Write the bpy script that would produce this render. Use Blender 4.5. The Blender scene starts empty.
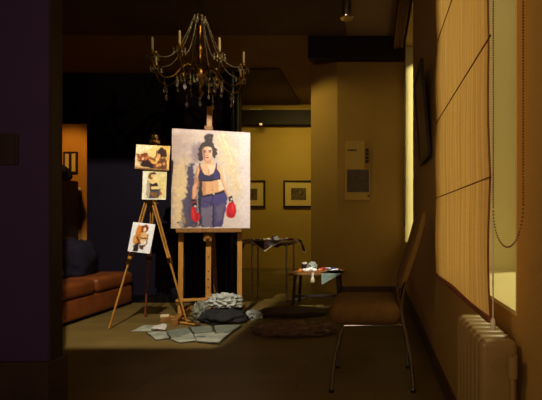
import bpy, bmesh, math, random
import numpy as np
from mathutils import Vector, Matrix, noise
random.seed(7)
PI = math.pi
SC = bpy.context.scene
COL = SC.collection
F, U0, V0, H = 400.0, 375.0, 222.0, 0.95      # focal length in px, principal point, eye height

def at(u, v, d):
    "world point seen at photo pixel (u, v) at distance d"
    return Vector(((u - U0) * d / F, d, H - (v - V0) * d / F))

def s2l(c):
    c = c / 255.0
    return c / 12.92 if c <= 0.04045 else ((c + 0.055) / 1.055) ** 2.4
def rgb(r, g, b): return (s2l(r), s2l(g), s2l(b), 1.0)

# ------------------------------------------------------------------ materials
MATS = {}
def mat(name, col, rough=0.6, metal=0.0, spec=0.5, var=0.0, scale=8.0, stretch=(1, 1, 1), bump=0.0, bscale=None, col2=None,
        trans=0.0, emit=None, estr=0.0, ior=1.45, detail=4.0):
    m = bpy.data.materials.new(name); m.use_nodes = True
    nt = m.node_tree; b = nt.nodes['Principled BSDF']
    b.inputs['Base Color'].default_value = col
    b.inputs['Roughness'].default_value = rough
    b.inputs['Metallic'].default_value = metal
    b.inputs['Specular IOR Level'].default_value = spec
    b.inputs['IOR'].default_value = ior
    b.inputs['Transmission Weight'].default_value = trans
    if emit:
        b.inputs['Emission Color'].default_value = emit; b.inputs['Emission Strength'].default_value = estr
    if var or bump or col2:
        tc = nt.nodes.new('ShaderNodeTexCoord'); mp = nt.nodes.new('ShaderNodeMapping')
        mp.inputs['Scale'].default_value = stretch
        nt.links.new(tc.outputs['Object'], mp.inputs['Vector'])
        n = nt.nodes.new('ShaderNodeTexNoise'); n.inputs['Scale'].default_value = scale; n.inputs['Detail'].default_value = detail
        nt.links.new(mp.outputs['Vector'], n.inputs['Vector'])
        if var or col2:
            r = nt.nodes.new('ShaderNodeValToRGB')
            c2 = col2 or tuple(max(0, c * (1 - var)) for c in col[:3]) + (1,)
            r.color_ramp.elements[0].position = 0.35; r.color_ramp.elements[0].color = c2
            r.color_ramp.elements[1].position = 0.65; r.color_ramp.elements[1].color = col
            nt.links.new(n.outputs['Fac'], r.inputs['Fac']); nt.links.new(r.outputs['Color'], b.inputs['Base Color'])
        if bump:
            n2 = n
            if bscale:
                n2 = nt.nodes.new('ShaderNodeTexNoise'); n2.inputs['Scale'].default_value = bscale; n2.inputs['Detail'].default_value = 5
                nt.links.new(mp.outputs['Vector'], n2.inputs['Vector'])
            bp = nt.nodes.new('ShaderNodeBump'); bp.inputs['Strength'].default_value = bump; bp.inputs['Distance'].default_value = 0.01
            nt.links.new(n2.outputs['Fac'], bp.inputs['Height']); nt.links.new(bp.outputs['Normal'], b.inputs['Normal'])
    MATS[name] = m
    return m

M_wall = mat('ochre plaster', rgb(196, 160, 84), 0.85, spec=0.2, var=0.10, scale=1.6, bump=0.15, bscale=60)
M_wall2 = mat('tan plaster', rgb(176, 140, 74), 0.8, spec=0.25, var=0.10, scale=1.8, bump=0.15, bscale=60)
M_wallr = mat('window wall plaster', rgb(178, 142, 78), 0.75, spec=0.3, var=0.08, scale=2.0, bump=0.12, bscale=70)
M_orange = mat('orange plaster', rgb(205, 140, 60), 0.8, spec=0.2, var=0.08, scale=2.0)
M_reveal = mat('cream paint', rgb(214, 202, 150), 0.55, spec=0.3, var=0.05, scale=3)
M_dark = mat('midnight paint', rgb(25, 20, 31), 0.8, spec=0.15, var=0.2, scale=2.5)
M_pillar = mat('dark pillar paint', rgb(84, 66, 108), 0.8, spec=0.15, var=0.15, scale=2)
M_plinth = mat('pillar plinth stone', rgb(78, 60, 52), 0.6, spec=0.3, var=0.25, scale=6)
M_casing = mat('dark oak casing', rgb(66, 50, 48), 0.6, var=0.3, scale=3, stretch=(12, 12, 1))
M_black = mat('black lacquer', rgb(16, 14, 18), 0.18, spec=0.6, var=0.1, scale=3)
M_ceil = mat('ceiling plaster', rgb(150, 124, 100), 0.85, spec=0.2, var=0.1, scale=1.5)
M_ceild = mat('dark ceiling panel', rgb(100, 82, 80), 0.7, spec=0.2, var=0.2, scale=2)
M_beamd = mat('dark beam', rgb(44, 32, 36), 0.6, spec=0.3, var=0.2, scale=3)
M_base = mat('baseboard wood', rgb(84, 56, 34), 0.5, var=0.25, scale=4, stretch=(1, 8, 8))
M_wood = mat('golden beech', rgb(196, 138, 58), 0.45, spec=0.4, var=0.30, scale=5, stretch=(10, 10, 1.0), bump=0.1)
M_wood2 = mat('aged oak', rgb(150, 102, 48), 0.5, spec=0.4, var=0.35, scale=5, stretch=(10, 10, 1.0), bump=0.1)
M_woodr = mat('reddish leg wood', rgb(150, 78, 40), 0.5, var=0.3, scale=5, stretch=(10, 10, 1))
M_hole = mat('peg hole', rgb(22, 14, 8), 0.8)
M_brass = mat('brass', rgb(196, 148, 66), 0.3, metal=1.0, var=0.2, scale=20)
M_abrass = mat('antique brass', rgb(150, 112, 52), 0.32, metal=1.0, var=0.3, scale=25)
M_steel = mat('brushed steel', rgb(190, 186, 178), 0.28, metal=1.0, var=0.1, scale=20)
M_chrome = mat('chrome', rgb(220, 218, 214), 0.10, metal=1.0, var=0.05, scale=10)
M_iron = mat('dark iron', rgb(52, 44, 38), 0.45, metal=0.8, var=0.2, scale=10)
M_crystal = mat('cut crystal', rgb(245, 240, 225), 0.03, spec=0.9, trans=0.75, ior=1.6, var=0.03, scale=5)
M_candle = mat('candle wax', rgb(206, 190, 150), 0.5, spec=0.4, var=0.08, scale=20)
M_canvas = mat('canvas edge', rgb(206, 190, 170), 0.8, var=0.12, scale=30)
M_paper = mat('white paper', rgb(232, 228, 216), 0.7, spec=0.3, var=0.04, scale=10)
M_paperw = mat('bright photo paper', rgb(240, 238, 232), 0.45, spec=0.4, var=0.03, scale=10)
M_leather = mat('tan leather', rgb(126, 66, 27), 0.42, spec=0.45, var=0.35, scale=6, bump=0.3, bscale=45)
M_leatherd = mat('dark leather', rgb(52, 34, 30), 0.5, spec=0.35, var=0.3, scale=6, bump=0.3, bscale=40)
M_throw = mat('dark navy throw', rgb(34, 30, 40), 0.9, spec=0.1, var=0.3, scale=8, bump=0.4, bscale=60)
M_blue = mat('faded blue cloth', rgb(70, 92, 118), 0.9, spec=0.1, var=0.4, scale=10, bump=0.3)
M_whitebag = mat('crumpled white plastic', rgb(190, 192, 176), 0.4, spec=0.5, var=0.5, scale=16, bump=0.3, bscale=50)
M_greyrag = mat('grey green rag', rgb(150, 152, 128), 0.8, var=0.5, scale=18, col2=rgb(70, 66, 52), bump=0.4, bscale=60)
M_darkbag = mat('dark canvas bag', rgb(30, 27, 24), 0.85, var=0.35, scale=10, bump=0.4, bscale=50)
M_heap = mat('dusty drop cloth', rgb(146, 118, 92), 0.9, spec=0.1, var=0.4, scale=9, bump=0.4, bscale=50)
M_cloth = mat('brown satin tablecloth', rgb(86, 56, 44), 0.38, spec=0.5, var=0.25, scale=8)
M_hem = mat('cream cloth hem', rgb(226, 206, 160), 0.5, var=0.1, scale=15)
M_ttop = mat('table top laminate', rgb(150, 116, 78), 0.4, var=0.2, scale=5)
M_glasspale = mat('green white glass edge', rgb(200, 222, 200), 0.3, spec=0.5, var=0.1, scale=12)
M_seat = mat('tan chair upholstery', rgb(132, 100, 56), 0.85, spec=0.15, var=0.15, scale=20, bump=0.25, bscale=160)
M_rad = mat('radiator enamel', rgb(140, 114, 68), 0.4, spec=0.5, var=0.06, scale=6)
M_frame = mat('black frame wood', rgb(48, 30, 26), 0.45, var=0.2, scale=8)
M_mount = mat('cream mount board', rgb(226, 196, 124), 0.8, var=0.05, scale=8)
M_printd = mat('grey brown print', rgb(128, 106, 70), 0.7, var=0.6, scale=30, col2=rgb(60, 46, 38))
M_printp = mat('violet grey photograph', rgb(104, 88, 76), 0.6, col2=rgb(62, 52, 54), scale=45, var=0.5)
M_poster = mat('poster paper', rgb(196, 158, 86), 0.7, var=0.05, scale=6)
M_posterb = mat('poster side band', rgb(166, 124, 64), 0.7, var=0.05, scale=6)
M_ink = mat('printing ink', rgb(54, 42, 40), 0.7, var=0.2, scale=50)
M_hemred = mat('red brown hem tape', rgb(134, 74, 36), 0.7, var=0.25, scale=30)
M_cord = mat('dark cord', rgb(70, 46, 26), 0.6, var=0.2, scale=60)
M_tassel = mat('white cord end', rgb(236, 226, 204), 0.35, spec=0.6, var=0.05, scale=20)
M_bead = mat('brown metal beads', rgb(128, 88, 44), 0.35, metal=0.4, var=0.15, scale=40)
M_pvc = mat('window frame paint', rgb(220, 212, 180), 0.4, var=0.04, scale=5)
M_pane = mat('pale panel', rgb(226, 186, 116), 0.5, var=0.15, scale=6)
M_cab = mat('black cabinet wood', rgb(26, 20, 22), 0.6, var=0.2, scale=5)
M_switch = mat('switch plastic', rgb(240, 226, 196), 0.35, var=0.04, scale=5)
M_lampglass = mat('lamp lens', rgb(250, 230, 180), 0.3, emit=rgb(255, 214, 140), estr=0.5, var=0.03, scale=5)
M_red = mat('red paint', rgb(176, 40, 34), 0.4, var=0.2, scale=30)
M_bluep = mat('blue paint', rgb(46, 70, 150), 0.4, var=0.2, scale=30)
M_orng = mat('orange paint', rgb(226, 132, 50), 0.4, var=0.2, scale=30)
M_whitep = mat('white paint', rgb(240, 236, 226), 0.4, var=0.05, scale=30)
M_tube = mat('white metal paint tube', rgb(222, 214, 200), 0.35, metal=0.3, var=0.1, scale=30)
M_darkjar = mat('dark jar glaze', rgb(60, 34, 30), 0.25, spec=0.6, var=0.2, scale=20)
M_bristle = mat('dark bristle', rgb(60, 42, 28), 0.8, var=0.3, scale=40)

def mat_floor():
    m = bpy.data.materials.new('worn parquet'); m.use_nodes = True; nt = m.node_tree; b = nt.nodes['Principled BSDF']
    tc = nt.nodes.new('ShaderNodeTexCoord'); mp = nt.nodes.new('ShaderNodeMapping'); mp.inputs['Scale'].default_value = (1, 1, 1)
    br = nt.nodes.new('ShaderNodeTexBrick'); br.inputs['Scale'].default_value = 1.0
    br.inputs['Brick Width'].default_value = 0.9; br.inputs['Row Height'].default_value = 0.14; br.inputs['Mortar Size'].default_value = 0.002
    br.inputs['Color1'].default_value = rgb(126, 104, 54); br.inputs['Color2'].default_value = rgb(114, 94, 48); br.inputs['Mortar'].default_value = rgb(92, 74, 40)
    n = nt.nodes.new('ShaderNodeTexNoise'); n.inputs['Scale'].default_value = 3.0; n.inputs['Detail'].default_value = 6
    mx = nt.nodes.new('ShaderNodeMixRGB'); mx.blend_type = 'MULTIPLY'; mx.inputs['Fac'].default_value = 0.5
    nt.links.new(tc.outputs['Object'], mp.inputs['Vector']); nt.links.new(mp.outputs['Vector'], br.inputs['Vector']); nt.links.new(mp.outputs['Vector'], n.inputs['Vector'])
    nt.links.new(br.outputs['Color'], mx.inputs['Color1']); nt.links.new(n.outputs['Fac'], mx.inputs['Color2'])
    nt.links.new(mx.outputs['Color'], b.inputs['Base Color'])
    b.inputs['Roughness'].default_value = 0.5; b.inputs['Specular IOR Level'].default_value = 0.3
    return m
M_floor = mat_floor()

def mat_blind():
    m = bpy.data.materials.new('woven tan blind'); m.use_nodes = True; nt = m.node_tree
    for n in list(nt.nodes): nt.nodes.remove(n)
    out = nt.nodes.new('ShaderNodeOutputMaterial'); d = nt.nodes.new('ShaderNodeBsdfDiffuse'); t = nt.nodes.new('ShaderNodeBsdfTranslucent'); mx = nt.nodes.new('ShaderNodeMixShader')
    tc = nt.nodes.new('ShaderNodeTexCoord'); mp = nt.nodes.new('ShaderNodeMapping'); mp.inputs['Scale'].default_value = (1, 1, 0.02)
    n = nt.nodes.new('ShaderNodeTexNoise'); n.inputs['Scale'].default_value = 55; n.inputs['Detail'].default_value = 3
    mp2 = nt.nodes.new('ShaderNodeMapping'); mp2.inputs['Scale'].default_value = (1, 0.03, 1)
    n2 = nt.nodes.new('ShaderNodeTexNoise'); n2.inputs['Scale'].default_value = 120; n2.inputs['Detail'].default_value = 2
    r = nt.nodes.new('ShaderNodeValToRGB')
    r.color_ramp.elements[0].position = 0.3; r.color_ramp.elements[0].color = rgb(196, 150, 88)
    r.color_ramp.elements[1].position = 0.7; r.color_ramp.elements[1].color = rgb(230, 186, 116)
    ad = nt.nodes.new('ShaderNodeMath'); ad.operation = 'MULTIPLY_ADD'; ad.inputs[1].default_value = 0.12; 
    nt.links.new(tc.outputs['Object'], mp.inputs[0]); nt.links.new(tc.outputs['Object'], mp2.inputs[0])
    nt.links.new(mp.outputs[0], n.inputs['Vector']); nt.links.new(mp2.outputs[0], n2.inputs['Vector'])
    sb = nt.nodes.new('ShaderNodeMath'); sb.operation = 'SUBTRACT'; sb.inputs[1].default_value = 0.5
    nt.links.new(n2.outputs['Fac'], sb.inputs[0]); nt.links.new(sb.outputs[0], ad.inputs[0]); nt.links.new(n.outputs['Fac'], ad.inputs[2])
    nt.links.new(ad.outputs[0], r.inputs['Fac'])
    nt.links.new(r.outputs['Color'], d.inputs['Color']); nt.links.new(r.outputs['Color'], t.inputs['Color'])
    mx.inputs['Fac'].default_value = 0.55
    nt.links.new(d.outputs[0], mx.inputs[1]); nt.links.new(t.outputs[0], mx.inputs[2]); nt.links.new(mx.outputs[0], out.inputs['Surface'])
    return m
M_blind = mat_blind()

def mat_glass():
    m = bpy.data.materials.new('window glass'); m.use_nodes = True; nt = m.node_tree
    for n in list(nt.nodes): nt.nodes.remove(n)
    out = nt.nodes.new('ShaderNodeOutputMaterial'); t = nt.nodes.new('ShaderNodeBsdfTransparent'); g = nt.nodes.new('ShaderNodeBsdfGlossy'); mx = nt.nodes.new('ShaderNodeMixShader')
    g.inputs['Roughness'].default_value = 0.02; mx.inputs['Fac'].default_value = 0.06
    nt.links.new(t.outputs[0], mx.inputs[1]); nt.links.new(g.outputs[0], mx.inputs[2]); nt.links.new(mx.outputs[0], out.inputs['Surface'])
    return m
M_glass = mat_glass()

def mat_attr(name, rough=0.55):
    m = bpy.data.materials.new(name); m.use_nodes = True; nt = m.node_tree; b = nt.nodes['Principled BSDF']
    a = nt.nodes.new('ShaderNodeAttribute'); a.attribute_name = 'paint'
    nt.links.new(a.outputs['Color'], b.inputs['Base Color']); b.inputs['Roughness'].default_value = rough; b.inputs['Specular IOR Level'].default_value = 0.3
    return m
M_paint = mat_attr('painted picture')

# ------------------------------------------------------------------ geometry helpers
def newbm(): return bmesh.new()
def box(bm, c, s, R=None, bev=0.0, seg=2):
    r = bmesh.ops.create_cube(bm, size=1.0); vs = r['verts']
    for v in vs: v.co = Vector((v.co.x * s[0], v.co.y * s[1], v.co.z * s[2]))
    if bev:
        es = list({e for v in vs for e in v.link_edges})
        rr = bmesh.ops.bevel(bm, geom=es, offset=bev, segments=seg, affect='EDGES', profile=0.5)
        vs = list({v for f in rr['faces'] for v in f.verts} | {v for v in vs if v.is_valid})
    for v in vs:
        v.co = (R @ v.co if R else v.co) + Vector(c)
    return vs
def b2(bm, x0, x1, y0, y1, z0, z1, bev=0.0, seg=2):
    return box(bm, ((x0 + x1) / 2, (y0 + y1) / 2, (z0 + z1) / 2), (abs(x1 - x0), abs(y1 - y0), abs(z1 - z0)), None, bev, seg)
def frame_of(d):
    d = d.normalized(); up = Vector((0, 0, 1)) if abs(d.z) < 0.95 else Vector((1, 0, 0))
    a = up.cross(d).normalized(); return a, d.cross(a)
def cyl(bm, p0, p1, r0, r1=None, n=12):
    return tube(bm, [p0, p1], [r0, r0 if r1 is None else r1], n)
def tube(bm, pts, rad, n=10, closed=False):
    pts = [Vector(p) for p in pts]
    if not hasattr(rad, '__len__'): rad = [rad] * len(pts)
    rings = []; a = None
    for i, p in enumerate(pts):
        if closed: t = pts[(i + 1) % len(pts)] - pts[i - 1]
        else: t = pts[min(i + 1, len(pts) - 1)] - pts[max(i - 1, 0)]
        t = t.normalized()
        if a is None: a, _ = frame_of(t)
        a = (a - t * a.dot(t)).normalized(); b = t.cross(a)
        rings.append([bm.verts.new(p + (a * math.cos(2 * PI * k / n) + b * math.sin(2 * PI * k / n)) * rad[i]) for k in range(n)])
    m = len(rings)
    for i in range(m if closed else m - 1):
        r0, r1 = rings[i], rings[(i + 1) % m]
        for k in range(n): bm.faces.new((r0[k], r0[(k + 1) % n], r1[(k + 1) % n], r1[k]))
    if not closed:
        bm.faces.new(rings[0][::-1]); bm.faces.new(rings[-1])
    return [v for r in rings for v in r]
def bar(bm, p0, p1, w, t, bev=0.003, up=None):
    "rectangular stick from p0 to p1, w wide and t thick"
    p0, p1 = Vector(p0), Vector(p1); d = p1 - p0; L = d.length; d.normalize()
    up = Vector(up) if up else (Vector((0, 1, 0)) if abs(d.y) < 0.9 else Vector((0, 0, 1)))
    x = up.cross(d).normalized(); y = d.cross(x)
    R = Matrix((x, y, d)).transposed()
    return box(bm, (p0 + p1) / 2, (w, t, L), R, bev)
def lathe(bm, prof, c=(0, 0, 0), n=20):
    c = Vector(c); rings = []
    for r, z in prof:
        rings.append([bm.verts.new(c + Vector((max(r, 1e-4) * math.cos(2 * PI * k / n), max(r, 1e-4) * math.sin(2 * PI * k / n), z))) for k in range(n)])
    for i in range(len(rings) - 1):
        for k in range(n): bm.faces.new((rings[i][k], rings[i][(k + 1) % n], rings[i + 1][(k + 1) % n], rings[i + 1][k]))
    bm.faces.new(rings[0][::-1]); bm.faces.new(rings[-1])
def ball(bm, c, r, u=10, v=6, s=(1, 1, 1)):
    rr = bmesh.ops.create_uvsphere(bm, u_segments=u, v_segments=v, radius=r)
    for w in rr['verts']: w.co = Vector((w.co.x * s[0], w.co.y * s[1], w.co.z * s[2])) + Vector(c)
def curve(ctrl, n=24):
    "Catmull-Rom through the control points"
    P = [Vector(p) for p in ctrl]; P = [P[0] * 2 - P[1]] + P + [P[-1] * 2 - P[-2]]; out = []
    m = len(P) - 3
    for i in range(n + 1):
        t = i / n * m; k = min(int(t), m - 1); f = t - k; a, b, c, d = P[k:k + 4]
        out.append(0.5 * ((2 * b) + (c - a) * f + (2 * a - 5 * b + 4 * c - d) * f * f + (3 * b - a - 3 * c + d) * f ** 3))
    return out

def make(name, bm, m, parent=None, loc=(0, 0, 0), smooth=False, auto=True):
    me = bpy.data.meshes.new(name)
    bmesh.ops.recalc_face_normals(bm, faces=bm.faces[:])
    bm.to_mesh(me); bm.free()
    for x in (m if isinstance(m, (list, tuple)) else [m]): me.materials.append(x)
    o = bpy.data.objects.new(name, me); COL.objects.link(o); o.location = loc
    if smooth:
        me.shade_smooth()
        if auto: me.set_sharp_from_angle(angle=math.radians(40))
    if parent: o.parent = parent
    return o
def thing(name, label, cat, loc=(0, 0, 0), rot=(0, 0, 0), group=None):
    o = bpy.data.objects.new(name, None); COL.objects.link(o); o.empty_display_size = 0.05
    o.location = loc; o.rotation_euler = rot; o['label'] = label; o['category'] = cat
    if group: o['group'] = group
    return o
def tag(o, label, cat, group=None, rot=None):
    o['label'] = label; o['category'] = cat
    if group: o['group'] = group
    if rot: o.rotation_euler = rot
    return o
def struct(name, bm, m, parent=None, smooth=False):
    o = make(name, bm, m, parent, smooth=smooth)
    if not parent: o['kind'] = 'structure'
    return o
def copy_tree(o, parent=None):
    c = o.copy(); COL.objects.link(c)
    if parent: c.parent = parent
    for ch in list(o.children): copy_tree(ch, c)
    return c

# ------------------------------------------------------------------ the room
ZC = 3.36; XR = 0.39; WO = 0.80           # ceiling height, inner face of the window wall, its outer face
YB, YF, XL = 8.2, -1.6, -6.6
bm = newbm(); b2(bm, XL - .2, WO, YF - .2, YB + .2, -0.1, 0); struct('floor', bm, M_floor)
bm = newbm(); b2(bm, XL - .2, WO, YF - .2, YB + .2, ZC, ZC + .1); struct('ceiling', bm, M_ceil)
bm = newbm(); b2(bm, -3.0, WO, YB, YB + .2, 0, ZC); struct('wall_back', bm, M_wall)
bm = newbm(); b2(bm, XL - .2, XL, YF - .2, YB + .2, 0, ZC); struct('wall_left', bm, M_orange)
bm = newbm(); b2(bm, XL, WO, YF - .2, YF, 0, ZC); struct('wall_rear', bm, M_dark)
bm = newbm(); b2(bm, XL, -3.0, 6.5, 6.6, 0, ZC); struct('wall_far_left', bm, M_orange)
bm = newbm(); b2(bm, -3.1, -3.0, 6.6, YB, 0, ZC); struct('wall_return', bm, M_wall)
SZ, TZ = 0.69, 3.24
W1, W2 = (1.1, 2.08), (4.1, 5.24)
bm = newbm()
b2(bm, XR, WO, YF, YB, 0, SZ); b2(bm, XR, WO, YF, YB, TZ, ZC)
for y0, y1 in ((YF, W1[0]), (W1[1], W2[0]), (W2[1], YB)): b2(bm, XR, WO, y0, y1, SZ, TZ)
struct('wall_right', bm, M_wallr)
# painted reveals of the two window recesses: sill board, jambs and head
for k, (y0, y1) in enumerate((W1, W2)):
    w = bpy.data.objects.new('window_%d' % (k + 1), None); COL.objects.link(w); w['kind'] = 'structure'; w.location = (XR, (y0 + y1) / 2, SZ); w.empty_display_size = .1
    L = (y1 - y0) / 2; HH = TZ - SZ; d = WO - XR
    bm = newbm(); b2(bm, 0.001, d - .05, -L, L, 0, 0.012); make('sill_board', bm, M_reveal, w)
    bm = newbm(); b2(bm, 0.001, d - .05, L - .012, L, 0.012, HH); make('jamb_lining', bm, M_reveal, w)
    bm = newbm(); b2(bm, 0.001, d - .05, -L, -L + .012, 0.012, HH); make('jamb_lining', bm, M_reveal, w)
    bm = newbm(); xx = d - .05
    b2(bm, xx, d, -L, L, 0, .06); b2(bm, xx, d, -L, L, HH - .06, HH)
    for a in (-L, L - .06): b2(bm, xx, d, a, a + .06, .06, HH - .06)
    make('window_frame', bm, M_pvc, w)
    bm = newbm(); b2(bm, d - .027, d - .023, -L + .03, L - .03, .03, HH - .03); make('window_glass', bm, M_glass, w)
# end wall with the poster, with the angled pier on its left
bm = newbm()
pts = [(-.50, 5.3), (XR, 5.3), (XR, 5.5), (-.62, 5.5), (-.90, 5.74), (-.95, 5.66)]
pts = [(-.50, 5.3), (XR, 5.3), (XR, 5.62), (-.90, 5.62)]
lo = [bm.verts.new((x, y, 0)) for x, y in pts]; hi = [bm.verts.new((x, y, ZC)) for x, y in pts]
n = len(pts)
for i in range(n): bm.faces.new((lo[i], lo[(i + 1) % n], hi[(i + 1) % n], hi[i]))
bm.faces.new(lo[::-1]); bm.faces.new(hi)
struct('wall_end', bm, M_wall2)
bm = newbm(); b2(bm, -.865, XR, 5.18, 5.30, 3.07, ZC); struct('trim_1', bm, M_beamd)
# dark ceiling panels and back valance
bm = newbm(); b2(bm, -4.2, -.36, 1.0, 5.1, ZC - .03, ZC); struct('trim_2', bm, M_ceild)
bm = newbm(); b2(bm, -3.0, -1.50, 6.26, 8.03, ZC - .03, ZC); struct('trim_3', bm, M_ceild)
bm = newbm(); b2(bm, -3.0, -.7, 8.06, 8.2, 2.92, 3.21); struct('trim_4', bm, M_beamd)
# tall dark partition behind the easels, its gloss black end post
bm = newbm(); b2(bm, -3.40, -1.80, 4.72, 4.82, 0, 2.71); struct('wall_partition', bm, M_dark)
bm = newbm(); b2(bm, -4.6, -3.40, 4.72, 4.82, 2.13, 2.71); struct('trim_7', bm, M_dark)
bm = newbm(); b2(bm, -3.40, -1.80, 4.705, 4.72, 0, .09); struct('baseboard_partition', bm, M_black)
bm = newbm(); cyl(bm, (-1.69, 4.75, 0), (-1.69, 4.75, 2.71), .105, n=32); struct('trim_5', bm, M_black, smooth=True)
# dark pillar wall on the near left with its casing and plinth
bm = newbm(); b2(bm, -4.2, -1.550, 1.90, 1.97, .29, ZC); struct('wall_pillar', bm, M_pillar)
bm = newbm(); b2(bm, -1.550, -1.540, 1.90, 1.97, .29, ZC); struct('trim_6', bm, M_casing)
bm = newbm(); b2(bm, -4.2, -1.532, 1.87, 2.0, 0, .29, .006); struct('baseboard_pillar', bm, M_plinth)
bm = newbm(); b2(bm, XR - .015, XR, YF, 5.3, 0, .10); struct('baseboard_right', bm, M_base)
bm = newbm(); b2(bm, -.50, XR - .015, 5.285, 5.3, 0, .10); struct('baseboard_end', bm, M_base)

# ------------------------------------------------------------------ painted pictures (rasterised as brush colour on a fine grid)
class Raster:
    def __init__(s, x0, y0, x1, y1, res, base):
        s.nx = int((x1 - x0) * res) + 1; s.ny = int((y1 - y0) * res) + 1
        s.x0, s.y0, s.x1, s.y1 = x0, y0, x1, y1
        s.X, s.Y = np.meshgrid(np.linspace(x0, x1, s.nx), np.linspace(y0, y1, s.ny))
        s.C = np.zeros((s.ny, s.nx, 3)); s.C[:] = base
        s.rng = np.random.default_rng(3)
        s.wx = s.noise(2.2) * 1.0; s.wy = s.noise(2.2) * 1.0
    def noise(s, cell):
        gx = int((s.x1 - s.x0) / cell) + 4; gy = int((s.y1 - s.y0) / cell) + 4
        g = s.rng.uniform(-1, 1, (gy, gx)); fx = (s.X - s.x0) / cell; fy = (s.Y - s.y0) / cell
        ix = fx.astype(int); iy = fy.astype(int); fx = fx - ix; fy = fy - iy
        fx = fx * fx * (3 - 2 * fx); fy = fy * fy * (3 - 2 * fy)
        return (g[iy, ix] * (1 - fx) + g[iy, ix + 1] * fx) * (1 - fy) + (g[iy + 1, ix] * (1 - fx) + g[iy + 1, ix + 1] * fx) * fy
    def blend(s, w, c): s.C = s.C * (1 - w[..., None]) + np.array(c, float) * w[..., None]
    def poly(s, pts, c, soft=0.5, warp=0.0, a=1.0):
        X = s.X + s.wx * warp; Y = s.Y + s.wy * warp
        d = np.full(X.shape, 1e9); ins = np.zeros(X.shape, bool); n = len(pts)
        for i in range(n):
            (ax, ay), (bx, by) = pts[i], pts[(i + 1) % n]
            ex, ey = bx - ax, by - ay; L = ex * ex + ey * ey + 1e-9
            t = np.clip(((X - ax) * ex + (Y - ay) * ey) / L, 0, 1)
            d = np.minimum(d, np.hypot(X - ax - t * ex, Y - ay - t * ey))
            cr = ((ay > Y) != (by > Y)) & (X < ex * (Y - ay) / (ey if abs(ey) > 1e-9 else 1e-9) + ax); ins ^= cr
        sd = np.where(ins, d, -d); s.blend(np.clip(sd / soft + 0.5, 0, 1) * a, c)
    def ell(s, cx, cy, rx, ry, c, soft=0.4, warp=0.0, a=1.0, ang=0.0):
        X = s.X + s.wx * warp - cx; Y = s.Y + s.wy * warp - cy
        ca, sa = math.cos(ang), math.sin(ang); X, Y = X * ca + Y * sa, -X * sa + Y * ca
        q = np.sqrt((X / rx) ** 2 + (Y / ry) ** 2); s.blend(np.clip((1 - q) * min(rx, ry) / soft + 0.5, 0, 1) * a, c)
    def line(s, pts, w, c, soft=0.4, warp=0.0, a=1.0):
        X = s.X + s.wx * warp; Y = s.Y + s.wy * warp; d = np.full(X.shape, 1e9)
        for (ax, ay), (bx, by) in zip(pts[:-1], pts[1:]):
            ex, ey = bx - ax, by - ay; L = ex * ex + ey * ey + 1e-9; t = np.clip(((X - ax) * ex + (Y - ay) * ey) / L, 0, 1)
            d = np.minimum(d, np.hypot(X - ax - t * ex, Y - ay - t * ey))
        s.blend(np.clip((w / 2 - d) / soft + 0.5, 0, 1) * a, c)
    def mottle(s, cell, amp):
        s.C *= (1 + amp * s.noise(cell))[..., None]
    def mesh(s, bm_name, w, h, mats, thick, parent=None, name='print'):
        ys = np.linspace(h, 0, s.ny); xs = np.linspace(-w / 2, w / 2, s.nx)
        XX, ZZ = np.meshgrid(xs, ys)
        verts = np.stack([XX, np.full_like(XX, 0.0), ZZ], -1).reshape(-1, 3)
        idx = np.arange(s.nx * s.ny).reshape(s.ny, s.nx)
        q = np.stack([idx[:-1, :-1], idx[1:, :-1], idx[1:, 1:], idx[:-1, 1:]], -1).reshape(-1, 4)
        V = verts.tolist(); Fc = q.tolist(); nq = len(Fc)
        if thick:
            b = len(V); hw = w / 2; y0 = 0.0006; y1 = thick
            V += [(-hw, y0, 0), (hw, y0, 0), (hw, y0, h), (-hw, y0, h), (-hw, y1, 0), (hw, y1, 0), (hw, y1, h), (-hw, y1, h)]
            Fc += [[b + i for i in f] for f in ((0, 1, 2, 3), (7, 6, 5, 4), (0, 4, 5, 1), (1, 5, 6, 2), (2, 6, 7, 3), (3, 7, 4, 0))]
        me = bpy.data.meshes.new(name); me.from_pydata(V, [], Fc)
        for m in mats: me.materials.append(m)
        mi = np.zeros(len(Fc), np.int32); mi[nq:] = 1; me.polygons.foreach_set('material_index', mi)
        at_ = me.color_attributes.new('paint', 'FLOAT_COLOR', 'POINT')
        C = np.clip(s.C, 0, 255).reshape(-1, 3) / 255.0
        lin = np.where(C <= 0.04045, C / 12.92, ((C + 0.055) / 1.055) ** 2.4)
        full = np.ones((len(V), 4)); full[:len(lin), :3] = lin
        at_.data.foreach_set('color', full.astype(np.float32).ravel())
        o = bpy.data.objects.new(name, me); COL.objects.link(o)
        if parent: o.parent = parent
        return o

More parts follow.
